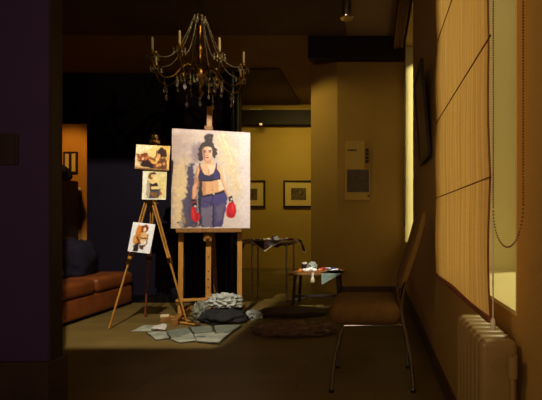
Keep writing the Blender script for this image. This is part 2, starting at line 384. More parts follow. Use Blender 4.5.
# --- the large canvas; coordinates are millimetre-like units read off the picture (x 170..250, y 128..228)
def paint_boxer():
    r = Raster(170, 128, 250, 228, 2.6, (222, 204, 184))
    yt = 128 + 6 * (r.X - 170) / 80; r.Y = yt + (r.Y - 128) / 100 * (228 - yt)
    n1 = r.noise(14); n2 = r.noise(6); n3 = r.noise(2.5)
    t = np.clip((r.X - 170) / 80, 0, 1)[..., None]
    r.C = np.array((176, 152, 136)) * (1 - t) + np.array((238, 224, 212)) * t
    r.C += (n1 * 9 + n2 * 6 + n3 * 4)[..., None] * np.array((1, .95, .8))
    # ochre and cream sweeps
    r.poly([(172, 168), (182, 158), (190, 170), (189, 200), (184, 226), (172, 226)], (214, 184, 128), 8, 3, .7)
    r.poly([(174, 190), (184, 178), (187, 205), (180, 224), (173, 222)], (226, 198, 144), 5, 3, .6)
    r.poly([(214, 138), (226, 134), (233, 160), (240, 190), (236, 205), (222, 170)], (236, 212, 158), 8, 4, .65)
    for x, y, dx, dy in ((217, 138, 9, 18), (221, 136, 8, 20), (226, 143, 4, 20), (228, 160, 10, 8), (232, 170, 9, 10), (224, 148, 12, 3), (236, 178, 6, 12), (230, 150, 8, 8)):
        r.line([(x, y), (x + dx, y + dy)], 1.5, (246, 232, 190), 1.2, 1.5, .7)
    for x, y, dx, dy in ((219, 142, 8, 14), (229, 156, 6, 10), (233, 147, 4, 2), (231, 172, 8, 3), (234, 184, 5, 8)):
        r.line([(x, y), (x + dx, y + dy)], 1.2, (222, 190, 126), 1.4, 1.5, .45)
    r.poly([(240, 133), (250, 133), (250, 228), (242, 228)], (240, 224, 222), 6, 2, .6)
    r.poly([(170, 128), (250, 128), (250, 134), (170, 133)], (206, 186, 178), 4, 1, .5)
    # violet shadows on the wall behind the figure
    r.poly([(191, 146), (198, 142), (199, 160), (193, 162), (189, 154)], (138, 118, 122), 4, 1.5, .85)
    r.poly([(185, 166), (192, 163), (194, 190), (197, 226), (184, 227), (181, 205), (186, 190)], (66, 58, 84), 2.2, 1.6, .95)
    r.poly([(181, 200), (186, 196), (189, 226), (180, 227)], (92, 82, 92), 3, 1.5, .7)
    r.line([(180, 214), (184, 222)], 2, (176, 140, 80), 1.2, 1, .7)
    r.poly([(199, 172), (202, 172), (202, 200), (204, 222), (198, 226), (196, 200)], (36, 32, 40), 1.2, .8, .95)
    r.ell(177, 222.5, 1.2, .8, (54, 52, 76), .6, .5)
    # jeans
    r.poly([(200, 194), (212, 192), (224, 190.5), (226.5, 198), (224, 212), (221, 227), (200, 227), (199, 210)], (76, 66, 112), .8, .6)
    r.poly([(200, 208), (211, 206), (211, 227), (200.5, 227)], (122, 112, 122), 1.4, .8, .8)
    r.poly([(215, 208), (223, 203), (221, 218), (216, 222)], (116, 104, 112), 2, 1, .6)
    r.poly([(211, 194), (224, 192), (225, 202), (214, 206)], (72, 62, 124), 1.5, 1, .8)
    r.line([(212, 204), (212, 227)], 1.3, (40, 36, 52), .8, .5)
    r.line([(212.5, 195), (209, 205)], 1.0, (44, 40, 66), .7, .4)
    r.line([(202, 201), (209, 203)], .8, (48, 44, 72), .6, .4)
    # belt
    r.line([(200.5, 196), (212, 194.6), (223.5, 191.6)], 2.2, (34, 28, 34), .7, .3)
    r.ell(212.3, 194.2, 1.0, .9, (206, 190, 170), .5)
    # torso
    r.poly([(200.8, 180), (219.5, 179), (220, 186), (222.6, 191), (212, 193.6), (201.4, 195.4), (200.4, 188)], (226, 172, 120), .9, .3)
    r.poly([(200.6, 181), (204, 181), (204, 195), (201, 195.4)], (190, 128, 84), 1.6, .4, .85)
    r.poly([(216, 180), (220, 180), (223, 190), (218, 191)], (252, 232, 206), 1.6, .4, .8)
    r.line([(211, 181), (210.6, 190)], .7, (206, 150, 104), 1.0, .2, .6)
    r.ell(210.8, 190.4, .5, .6, (150, 92, 62), .4)
    # neck, shoulders, chest
    r.poly([(201.5, 158), (209, 158), (212, 164), (219, 166.2), (221, 171), (219, 180), (200, 180), (196, 170), (197, 166.5), (201, 164.5)], (228, 182, 138), .9, .3)
    r.poly([(201, 158.5), (206, 160), (209.5, 159), (209, 164), (203, 164.5)], (200, 148, 108), 1.4, .3, .8)
    r.poly([(206, 165), (214, 165), (214, 172), (208, 174)], (248, 218, 186), 2, .3, .7)
    # arm on the left
    r.poly([(197, 166), (200, 168), (199.5, 178), (196, 188), (194, 199), (190.4, 199), (190.6, 189), (193.4, 178), (194, 170)], (190, 130, 88), 1.0, .4)
    r.poly([(196, 168), (198.6, 169), (197, 178), (194.6, 178)], (226, 176, 130), 1.2, .3, .8)
    r.poly([(191.2, 186), (195.2, 183), (194, 196), (191.4, 198)], (228, 174, 132), 1.2, .3, .8)
    r.line([(199.8, 170), (198.6, 180), (195.6, 190)], .9, (112, 66, 46), .8, .3, .8)
    # arm on the right
    r.poly([(218, 166), (221.5, 168.5), (223, 176), (224, 184), (228.6, 194), (231, 198), (227.6, 201), (224.6, 194), (221, 186), (219, 178)], (238, 198, 154), .9, .4)
    r.line([(219.6, 176), (222, 186), (226.4, 196)], .9, (204, 148, 106), .9, .3, .75)
    r.line([(221.6, 169), (224, 182)], .9, (254, 238, 216), .8, .2, .8)
    # sports top
    r.poly([(197.2, 163.6), (198.2, 163.6), (199, 170), (203, 175), (207, 176), (211.6, 174), (213.6, 169), (214.4, 163.6), (215.2, 163.6), (215.2, 169.6), (218.6, 174), (218.8, 179.6), (209, 181.8), (197.2, 181.6), (196.2, 177), (198, 171)], (44, 38, 74), .6, .15)
    r.poly([(213, 171), (217.6, 174.6), (217.8, 179), (212, 179.6)], (66, 56, 116), 1.4, .4, .8)
    r.line([(198, 180.6), (209, 181.2), (218.5, 179.2)], .9, (26, 22, 40), .5)
    r.line([(206.6, 170), (207, 175.6)], .6, (176, 118, 82), .8, 0, .8)
    # hair
    hr = (44, 30, 28)
    r.ell(206.6, 138.6, 4.3, 4.6, hr, 1.8, .5); r.ell(209.6, 136.4, 1.6, 1.6, hr, 1.2, .4); r.ell(203.6, 137.4, 1.5, 1.4, hr, 1.2, .4); r.poly([(203, 141), (210, 141), (211, 146), (202, 146)], hr, 1.2, .4)
    r.ell(205, 150, 8.2, 8.6, hr, 1.0, 1.1)
    r.poly([(197.4, 148), (200, 147), (200.6, 160), (198.6, 162), (196.6, 156)], hr, 1.2, .9)
    r.poly([(210, 147), (213.8, 149), (214.6, 157), (211, 158)], (62, 42, 34), 1.4, 1.0)
    r.line([(203, 141), (208, 142.6)], .8, (84, 56, 40), .8, .4, .6)
    r.line([(199.6, 148), (203, 144)], .9, (92, 60, 42), .8, .5, .6)
    r.line([(209, 146), (212.6, 152)], .8, (110, 76, 50), .8, .5, .6)
    r.ell(208, 138, 1.2, 1.0, (98, 68, 50), .8, .4, .7)
    for x, y, q in ((198, 151, 1.3), (196.8, 155, 1.2), (198, 159.4, 1.2), (213.6, 150, 1.3), (214.6, 154, 1.2), (213, 157.6, 1.1), (201, 144, 1.3), (211, 145, 1.3)):
        r.ell(x, y, q, q, (52, 36, 32), 1.2, .6)
    # face
    r.poly([(200.2, 150), (202, 147.4), (206, 146.8), (209.6, 148), (210.8, 152), (210.4, 156.4), (208.2, 160), (205.4, 161.3), (202.6, 160), (200.6, 156)], (228, 176, 140), .8, .1)
    r.poly([(200.2, 150), (202, 148), (203.4, 154), (203.6, 160.6), (202, 159.6), (200.6, 156)], (160, 104, 78), 1.5, .1, .8)
    r.ell(207.6, 149.2, 2, 1.4, (250, 216, 190), 1.2, 0, .7)
    r.ell(208.6, 155.4, 1.4, 1.6, (246, 204, 178), 1.2, 0, .7)
    r.line([(201.6, 151), (203.9, 150.9)], .65, (60, 36, 30), .45); r.line([(206.6, 150.9), (209.3, 151)], .65, (60, 36, 30), .45)
    r.ell(203.0, 152.3, 1.15, .6, (58, 36, 34), .45); r.ell(208.0, 152.3, 1.15, .6, (54, 34, 32), .45)
    r.line([(205.3, 152), (205.1, 155.2)], .7, (196, 142, 112), .6, 0, .7); r.line([(204.6, 156), (206.6, 156)], .5, (150, 92, 72), .5, 0, .8)
    r.ell(205.5, 158.1, 1.5, .62, (178, 50, 50), .4); r.line([(204, 158.1), (207, 158.1)], .3, (112, 28, 32), .3)
    r.ell(205.5, 160.2, 1.4, .5, (214, 160, 128), .6, 0, .6)
    # gloves
    r.poly([(190, 200), (194.4, 199), (195, 207), (191, 208)], (44, 32, 38), .8, .4)
    r.line([(190.6, 202.5), (194, 201.6)], .9, (190, 34, 44), .6, .3)
    r.poly([(189.6, 207), (193.4, 206), (195, 212), (198.6, 213.6), (198.8, 218.6), (196, 221.8), (191.6, 221.6), (189.4, 216)], (196, 22, 32), .8, .4)
    r.ell(193.6, 206.4, 1.3, .9, (206, 196, 190), .6, .3); r.line([(191.2, 210), (192.6, 218)], 1.0, (236, 70, 70), .9, .3, .8)
    r.line([(195.4, 213), (195.6, 220)], .8, (122, 12, 24), .7, .3, .8)
    r.poly([(227, 197.6), (231.2, 196), (232.2, 202), (228.4, 204)], (62, 52, 60), .8, .4)
    r.ell(230.6, 199.6, .9, 1.2, (226, 220, 216), .5, .3); r.ell(229.4, 202.4, 1.2, .9, (204, 196, 196), .6, .3)
    r.poly([(227.4, 203.6), (232.4, 201.6), (235.2, 206.6), (235.6, 212), (233.4, 217.4), (229, 218.4), (225.2, 215.6), (224.8, 210)], (208, 24, 34), .8, .3)
    r.ell(232, 208, 1.3, 3.4, (240, 74, 74), 1.4, .3, .75); r.line([(227, 213), (230, 216.6), (233, 215.4)], 1.0, (134, 14, 26), .9, .3, .8)
    r.line([(184, 226.4), (202, 225.6)], .9, (60, 52, 50), .8, .6, .8)
    r.mottle(1.6, .03); r.mottle(.9, .02)
    return r

def paint_sepia():      # landscape sketch: two sparring figures in sepia
    r = Raster(0, 0, 33, 25, 3.2, (226, 188, 112))
    t = np.clip(r.X / 33, 0, 1)[..., None]; r.C = np.array((232, 206, 156)) * (1 - t) + np.array((222, 176, 84)) * t
    r.mottle(6, .08)
    r.poly([(0, 0), (17, 0), (14, 4), (0, 8)], (238, 220, 182), 2, 1, .8)
    r.poly([(1, 10), (8, 8), (13, 11), (20, 16), (22, 24), (12, 24), (6, 18), (2, 17)], (112, 58, 32), 1.6, 1.6)
    r.poly([(6, 17), (12, 15), (17, 19), (19, 24), (6, 23)], (44, 28, 30), 1.4, 1.2)
    for x, y in ((4, 11), (7, 13), (3, 15), (10, 14), (12, 12)): r.ell(x, y, 1.5, 1.2, (204, 132, 76), .8, .8, .8)
    r.ell(7.2, 14.5, .9, 1.1, (240, 200, 150), .6, .4); r.ell(9, 17, 1, .8, (70, 36, 26), .7, .5)
    r.poly([(0, 21), (8, 22), (20, 24.2), (20, 25), (0, 25)], (206, 170, 110), 1, .5)
    r.poly([(12, 13), (18, 16), (24, 15), (24, 18), (17, 19)], (220, 160, 76), 1, .7)
    r.ell(25, 7.5, 3.6, 5.2, (50, 30, 24), 1, .9); r.ell(28, 8, 2, 4, (58, 34, 26), 1, .8)
    r.poly([(21, 8), (24, 8), (24.6, 13), (22, 14.4), (20.6, 12)], (216, 156, 92), .8, .5)
    r.line([(20.6, 6), (20, 11), (19, 15)], 1.2, (96, 56, 30), .9, .6)
    r.poly([(24, 13), (30, 13), (31.6, 24), (22, 24), (20, 20)], (108, 64, 38), 1, 1)
    r.poly([(20, 19), (29, 17), (29.4, 20), (21, 22)], (206, 142, 78), .9, .5); r.line([(26, 14), (27, 24)], 1, (60, 36, 28), .8, .5)
    r.poly([(0, 23.5), (33, 24), (33, 25), (0, 25)], (122, 84, 46), .8, .3)
    r.mottle(1.2, .1)
    return r
def paint_study():      # portrait study of a figure seen from the side
    r = Raster(0, 0, 23, 30, 3.4, (222, 204, 140))
    r.poly([(0, 0), (5, 0), (4, 30), (0, 30)], (236, 228, 206), 2, .8); r.poly([(0, 0), (23, 0), (23, 2), (0, 1.6)], (232, 218, 170), 1, .3)
    r.poly([(14, 10), (22, 8), (22, 26), (17, 26)], (212, 190, 116), 4, 1, .7)
    r.line([(5.6, 12), (5.4, 22), (6, 28)], 3, (176, 160, 130), 1, .6)
    r.poly([(8, 9), (13, 10), (15, 16), (14, 20), (8, 20), (6.5, 14)], (232, 200, 132), .9, .4)
    r.ell(7.6, 6.6, 2.5, 3, (118, 72, 34), .9, .6); r.ell(9.8, 5.8, 1.6, 2.2, (222, 186, 122), .7, .3)
    r.poly([(5.4, 4.4), (9, 2.6), (11, 1.6), (13, 4.6), (9, 4.6)], (56, 36, 30), .7, .4)
    r.poly([(7, 13), (10, 14.4), (13.6, 12.4), (15.4, 16.2), (8, 17)], (40, 30, 34), .7, .3); r.line([(7.4, 14), (8, 20)], 1.4, (92, 56, 30), .7, .4)
    r.poly([(7.6, 21), (16, 20.4), (18, 23), (15, 28.6), (7, 28.6)], (78, 74, 82), .9, .6); r.line([(8, 20.6), (17, 20)], 1.3, (48, 44, 46), .7, .3)
    r.line([(12, 22), (12.6, 28.4)], .9, (44, 40, 50), .7, .4); r.poly([(17, 21), (19.4, 24), (18, 26), (16.6, 23.6)], (170, 98, 60), .8, .5)
    r.poly([(0, 28.8), (23, 28.8), (23, 30), (0, 30)], (236, 230, 214), .7)
    r.mottle(1.4, .06)
    return r
def paint_redhead():    # white sheet with an orange haired figure
    r = Raster(0, 0, 23, 30, 3.4, (240, 238, 234))
    r.poly([(5, 4), (11, 1.8), (15, 2.6), (13, 8), (12, 13), (6, 14), (5, 9)], (222, 136, 44), 1, 1.2)
    r.poly([(4, 13), (12, 10), (13, 20), (8, 24), (3, 19)], (196, 122, 54), 1.2, 1.4); r.poly([(2.4, 15), (6, 14), (7, 20), (4, 20)], (232, 170, 86), 1.2, 1, .8)
    r.ell(13.4, 5.2, 3.4, 4, (122, 52, 22), .9, .7); r.poly([(10.4, 4), (12, 4), (12, 10), (9.6, 10)], (136, 60, 26), .8, .6)
    r.ell(13.4, 6.4, 1.5, 2.2, (246, 220, 186), .6, .2)
    r.poly([(10, 10.4), (13, 9.4), (17.4, 11), (18.4, 17), (15, 18), (10, 16.4)], (226, 178, 118), .9, .5)
    r.line([(10.6, 15.4), (13.4, 15.2), (16.6, 15)], 1.1, (96, 60, 32), .7, .4); r.line([(17.6, 11), (18, 20), (16, 23)], 1.2, (166, 112, 60), .8, .4)
    r.poly([(11, 17), (15, 17.4), (14.6, 20.6), (11.4, 21)], (238, 206, 160), .8, .4); r.line([(7, 15), (11, 21)], 1.4, (86, 50, 28), .9, .6)
    r.poly([(5.4, 22), (10, 21), (10.6, 26), (9.4, 28.6), (5.4, 28.6)], (44, 32, 28), 1, .9); r.poly([(11, 23), (16, 21), (15, 26), (12, 26)], (78, 54, 38), 1, .9)
    r.mottle(1.4, .03)
    return r

# ------------------------------------------------------------------ studio easel with the large canvas
EY = math.radians(14.3); CE = Vector((-1.612, 3.94, 0))
TILT = math.radians(-2.5)
easel = thing('studio_easel', 'tall golden wood studio easel holding the large boxer painting', 'easel', (CE.x, CE.y, 0), (0, 0, EY))
def zt(z): return (z - .88) * math.tan(-TILT)       # backward lean at height z
def ep(x, y, z): return (x, y + zt(z), z)
for x in (-.285, .262):
    bm = newbm(); bar(bm, ep(x, .065, .06), ep(x, .065, 1.25), .045, .03); make('side_upright', bm, M_wood, easel)
bm = newbm(); bar(bm, ep(-.035, .085, .06), ep(-.035, .085, 2.12), .05, .035); mast = make('mast', bm, M_wood, easel)
for z in (.30, .38, .46, .60, .76):
    bm = newbm(); cyl(bm, ep(-.035, .064, z), ep(-.035, .07, z), .007, n=10); make('peg_hole', bm, M_hole, mast)
bm = newbm(); bar(bm, ep(-.32, .045, .19), ep(.29, .045, .19), .05, .022, up=(0, 0, 1)); make('lower_crossbar', bm, M_wood, easel)
bm = newbm(); bar(bm, ep(-.30, .05, 1.22), ep(.28, .05, 1.22), .05, .022, up=(0, 0, 1)); make('upper_crossbar', bm, M_wood, easel)
bm = newbm(); b2(bm, -.31, .29, -.045, .045, .845, .872, .003); b2(bm, -.31, .29, -.050, -.038, .85, .888, .002); make('canvas_tray', bm, M_wood2, easel)
bm = newbm(); b2(bm, -.075, .005, .0, .06, .76, .845, .006); make('tray_bracket', bm, M_wood2, easel)
bm = newbm(); cyl(bm, (-.035, -.02, .80), (-.035, .01, .80), .017, n=16); make('tray_knob', bm, M_brass, easel)
bm = newbm(); b2(bm, -.075, .005, .02 + zt(1.86), .085 + zt(1.86), 1.87, 1.91, .005); make('top_clamp', bm, M_wood2, easel)
for x in (-.285, .262):
    bm = newbm(); b2(bm, x - .03, x + .03, -.22, .42, 0, .06, .006); make('foot_runner', bm, M_wood2, easel)
bm = newbm(); bar(bm, ep(-.035, .12, 1.5), (-.035, .62, .04), .04, .03); make('rear_strut', bm, M_wood2, easel)
bm = newbm(); b2(bm, -.285, .262, .34, .39, .02, .06, .004); make('rear_crossbar', bm, M_wood2, easel)
ptg = thing('painting', 'large painted canvas of a woman in red boxing gloves on the studio easel', 'painting', (CE.x, CE.y, .889), (TILT, 0, EY))
R1 = paint_boxer(); o = R1.mesh('', .727, .972, [M_paint], 0, ptg, 'picture_surface'); o.location = (0, -.0015, 0)
bm = newbm(); b2(bm, -.3635, .3635, 0, .028, 0, .972, .002); make('stretched_canvas', bm, M_canvas, ptg)
# palette knife and small tubes on the tray
tray_items = [(-.12, M_tube, 'white paint tube lying on the left of the easel tray'), (.10, M_red, 'red paint tube on the easel tray below the canvas'), (.20, M_darkjar, 'dark stub of charcoal at the right end of the easel tray')]

# ------------------------------------------------------------------ tripod easel with the three prints
Pl, Pr, Pb = at(109, 329, 3.55), at(187, 322.5, 3.78), at(145, 317, 4.0)
for p in (Pl, Pr, Pb): p.z = 0
AP = at(151, 203, 3.74)
tri = thing('tripod_easel', 'slim wooden tripod easel carrying three small prints', 'easel', (AP.x, AP.y, 0))
O = Vector((AP.x, AP.y, 0))
for p, off, nm in ((Pl, Vector((-.035, -.02, 0)), 0), (Pr, Vector((.035, -.02, 0)), 0), (Pb, Vector((0, .03, 0)), 1)):
    top = Vector((0, 0, AP.z)) + off; q = p - O; mid = top.lerp(q, .47)
    bm = newbm()
    sx = (q - top).cross(Vector((0, 1, 0))).normalized() * .011
    for s in (-1, 1): bar(bm, top + sx * s, mid.lerp(q, .06) + sx * s, .009, .018, .002)
    leg = make('leg', bm, M_wood, tri)
    bm = newbm(); bar(bm, top.lerp(q, .38), q + (q - top).normalized() * -.004, .014, .014, .002); make('lower_section', bm, M_woodr if nm else M_wood, leg)
    bm = newbm(); bar(bm, mid - (q - top).normalized() * .02, mid + (q - top).normalized() * .03, .036, .03, .004); make('collar', bm, M_brass, leg)
bm = newbm(); box(bm, (0, 0, AP.z + .01), (.085, .06, .07), None, .012); cyl(bm, (-.06, 0, AP.z), (.06, 0, AP.z), .012, n=14); make('tripod_head', bm, M_abrass, tri)
bm = newbm(); bar(bm, (.0, .005, AP.z), (.036, .02, 1.75), .026, .018, .002); make('mast', bm, M_wood, tri)
bm = newbm(); bar(bm, (-.05, -.02, AP.z + .135 - .06), (.075, -.02, AP.z + .135 - .066), .028, .05, .003, up=(0, 0, 1)); make('lower_ledge', bm, M_wood2, tri)
bm = newbm(); bar(bm, (-.13, -.012, 1.446), (.16, -.012, 1.436), .012, .034, .003, up=(0, 0, 1)); make('upper_ledge', bm, M_wood2, tri)
bm = newbm(); box(bm, (.035, .0, 1.70), (.075, .05, .035), None, .006); box(bm, (.035, .0, 1.745), (.05, .035, .04), None, .008); cyl(bm, (.035, -.04, 1.70), (.035, .03, 1.70), .013, n=12); make('top_clamp', bm, M_abrass, tri)
for nm, fn, (u, v, d), w, h, roll, lab in (
        ('sepia_print', paint_sepia, (151.6, 169.6, 3.70), .305, .228, math.radians(2.5), 'landscape sepia print of two figures, topmost on the tripod easel'),
        ('figure_study_print', paint_study, (153.8, 199.6, 3.705), .215, .276, math.radians(0.6), 'cream upright print of a figure in dark cap, middle of the tripod easel'),
        ('redhead_print', paint_redhead, (138.6, 252.5, 3.60), .205, .268, math.radians(6), 'white sheet with an orange haired figure, lowest on the tripod easel')):
    p = at(u, v, d); o = fn().mesh('', w, h, [M_paint, M_paperw], .006, None, nm); o.location = p
    tag(o, lab, 'print', None, (math.radians(-3), roll, math.radians(3)))
    if nm == 'redhead_print': o.rotation_euler = (math.radians(-8), roll, math.radians(-2))

# ------------------------------------------------------------------ sofa
sofa = thing('leather_sofa', 'tan leather sofa along the left wall beyond the pillar', 'sofa', (-3.2, 4.0, 0))
bm = newbm(); b2(bm, -.42, .40, -.70, .62, .03, .235, .025, 3); make('base', bm, M_leather, sofa, smooth=True)
def cushion(bm, x0, x1, y0, y1, z0, z1, bev=.04, puff=.02):
    vs = b2(bm, x0, x1, y0, y1, z0, z1, bev, 4); return vs
for y0, y1 in ((-.69, -.005), (.005, .61)):
    bm = newbm(); cushion(bm, -.20, .42, y0, y1, .237, .385, .045); make('seat_cushion', bm, M_leather, sofa, smooth=True)
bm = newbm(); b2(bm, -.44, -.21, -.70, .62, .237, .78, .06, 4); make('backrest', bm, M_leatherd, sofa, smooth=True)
for y in (-.6, .52):
    for x in (-.36, .34):
        bm = newbm(); cyl(bm, (x, y, 0), (x, y, .03), .025, n=10); make('foot', bm, M_black, sofa)

def lump(name, m, loc, size, amp=.35, freq=3.0, seed=0, sub=4, flat=True, rz=0.0, smooth=True, parent=None):
    bm = newbm(); bmesh.ops.create_icosphere(bm, subdivisions=sub, radius=1.0)
    sv = Vector((seed * 3.1, seed * 1.7, seed * 2.3))
    for v in bm.verts:
        p = v.co.normalized()
        n1 = noise.noise(p * freq + sv); n2 = 1 - abs(noise.noise(p * freq * 2.1 + sv)) * 2
        v.co = p * (1 + amp * n1 + amp * .35 * n2)
        v.co = Vector((v.co.x * size[0], v.co.y * size[1], v.co.z * size[2]))
    if flat:
        for v in bm.verts:
            v.co.z = v.co.z + size[2] * .55
            if v.co.z < 0: v.co.z = 0.0
    z0 = min(v.co.z for v in bm.verts)
    for v in bm.verts: v.co.z -= z0
    o = make(name, bm, m, parent, loc, smooth=smooth, auto=False); o.rotation_euler.z = rz
    return o
tag(lump('throw_blanket', M_throw, (-3.19, 4.26, .387), (.17, .26, .24), .28, 1.8, 2), 'dark navy throw bundled on the far end of the leather sofa', 'blanket')
tag(lump('dark_coat', M_throw, (-3.17, 3.70, .387), (.14, .17, .19), .28, 2.0, 5), 'dark coat heaped on the sofa seat between blue cushion and throw', 'coat')
o = lump('blue_cushion', M_blue, at(66, 268, 3.5) * 1.0, (.07, .13, .15), .15, 2.0, 8); o.location = (-2.86, 3.50, .387); tag(o, 'faded blue cushion on the near end of the sofa by the pillar', 'cushion')

# ------------------------------------------------------------------ loose papers in front of the tripod
def sheet(pts, seed, curl=.006, res=8):
    bm = newbm(); g = []
    A, B, Cc, D = [Vector(p) for p in pts]
    for j in range(res + 1):
        row = []
        for i in range(res + 1):
            s, t = i / res, j / res; p = A.lerp(B, s).lerp(D.lerp(Cc, s), t)
            e = max(abs(s - .5), abs(t - .5)) * 2
            p.z += curl * (noise.noise(Vector((p.x * 7, p.y * 7, seed))) + .6) * (.3 + e * e)
            row.append(bm.verts.new(p))
        g.append(row)
    for j in range(res):
        for i in range(res): bm.faces.new((g[j][i], g[j][i + 1], g[j + 1][i + 1], g[j + 1][i]))
    bmesh.ops.solidify(bm, geom=bm.faces[:], thickness=-.0012)
    return bm
def fl(u, v, z=0.0):
    d = H * F / (v - V0); p = at(u, v, d); p.z = z; return p
M_news = mat('printed newsprint', rgb(160, 164, 142), 0.8, spec=0.2, var=0.3, scale=16, stretch=(1, 6, 1), col2=rgb(126, 132, 114))
M_sketch = mat('sketch paper', rgb(204, 204, 182), 0.75, spec=0.25, var=0.22, scale=7, col2=rgb(166, 168, 146))
sheets = [
    ([(129.5, 332), (145, 325.4), (163, 326), (152, 332)], M_sketch, 'leftmost pale sheet on the floor under the tripod easel'),
    ([(150, 331.5), (156, 326.8), (167, 328.5), (165, 331.6)], M_paper, 'small folded white sheet on top of the leftmost floor papers'),
    ([(146, 333.5), (166, 331.8), (170, 339.5), (156, 341)], M_sketch, 'drawing sheet on the floor, second from the left at the front'),
    ([(166, 332), (187, 328.5), (193, 335), (172, 341)], M_news, 'creased newsprint sheet on the floor in front of the tripod foot'),
    ([(170, 340.6), (192, 334.5), (196, 342), (180, 344.2)], M_sketch, 'front sheet of drawing paper below the newsprint on the floor'),
    ([(188, 328.6), (212, 327.4), (214, 335), (193, 335.6)], M_news, 'newsprint sheet with grey sketch below the crumpled white bag'),
    ([(194, 336), (215, 334.2), (212, 345), (197, 343.5)], M_sketch, 'sheet with a small green mark at the front of the floor papers'),
    ([(212, 327.6), (243, 326.6), (231, 335), (215, 336)], M_news, 'rightmost newsprint sheet on the floor by the dark bag'),
    ([(214, 336), (232, 334), (219, 345.6), (211, 345)], M_sketch, 'pointed corner sheet at the front right of the floor papers')]
for i, (q, m, lab) in enumerate(sheets):
    pts = [fl(u, v, .003 + .0022 * i) for u, v in q]; c = sum(pts, Vector()) / 4; c.z = 0
    o = make('paper_sheet', sheet([p - c for p in pts], i * 3.7, .004 if i != 1 else .03), m, None, c, smooth=True, auto=False); tag(o, lab, 'paper', 'loose papers on the floor')
    if i == 6:
        a, b_, cc, d_ = [p - c for p in pts]; ctr = a.lerp(b_, .3).lerp(d_.lerp(cc, .3), .45); ctr.z += .006
        bm = newbm(); box(bm, ctr, (.07, .02, .002)); make('printed_mark', bm, mat('green grey ink', rgb(100, 118, 104), .7, var=.2, scale=30), o)

# ------------------------------------------------------------------ bags and rags at the foot of the studio easel
bag = lump('canvas_bag', M_darkbag, (-1.44, 3.80, 0), (.20, .12, .085), .34, 2.6, 11); tag(bag, 'dark canvas bag slumped on the floor under the studio easel', 'bag')
o = lump('plastic_bag', M_whitebag, (-1.44, 3.83, .142), (.15, .09, .075), .42, 4.6, 4, 5); tag(o, 'crumpled white plastic bag on top of the dark bag', 'bag')
o = lump('paint_rag', M_greyrag, (-1.70, 3.90, 0), (.065, .055, .11), .45, 4.8, 6, 5); tag(o, 'grey green crumpled rag at the left end of the dark bag', 'rag')
o = lump('tissue_wad', M_whitebag, (-1.19, 3.92, 0), (.07, .05, .05), .45, 4.2, 9, 5); tag(o, 'pale crumpled tissue on the floor right of the dark bag', 'tissue')
# painter's brushes and wooden box by the right tripod foot
pb = at(187, 321, 3.7)
for i, (q0, q1, lab) in enumerate((((174.5, 316), (194, 321.5), 'long pale paint brush, rearmost by the tripod foot'),
                                   ((176, 318.5), (196, 324.6), 'middle wooden paint brush lying by the tripod foot'),
                                   ((180, 324.4), (201, 326.6), 'front paint brush on the floor by the newsprint'))):
    a = fl(*q0, z=.035 - .008 * i); b_ = fl(*q1, z=.010); a.y -= .15 * (i == 0) ; 
    t = thing('paint_brush', lab, 'brush', (a.x, a.y, 0), group='paint brushes on the floor'); ax = Vector((0, 0, a.z)); bx = b_ - Vector((a.x, a.y, 0))
    bm = newbm(); tube(bm, [ax, ax.lerp(bx, .3), ax.lerp(bx, .75)], [.0065, .009, .007], 10); make('handle', bm, M_wood, t, smooth=True)
    bm = newbm(); tube(bm, [ax.lerp(bx, .75), ax.lerp(bx, .87)], [.009, .011], 10); make('ferrule', bm, M_steel, t, smooth=True)
    bm = newbm(); tube(bm, [ax.lerp(bx, .87), ax.lerp(bx, .94), bx], [.011, .013, .003], 10); make('bristles', bm, M_bristle, t, smooth=True)
c = at(177, 318, 3.72); c.z = 0
t = thing('brush_box', 'low wooden paint box with a pale lid beside the tripod foot', 'box', c + Vector((-.13, .16, 0)), (0, 0, .35))
bm = newbm(); b2(bm, -.10, .12, -.05, .05, 0, .035, .003); make('box_body', bm, M_wood2, t)
bm = newbm(); box(bm, (-.06, -.005, .046), (.075, .06, .02), None, .004); make('lid', bm, M_hem, t)

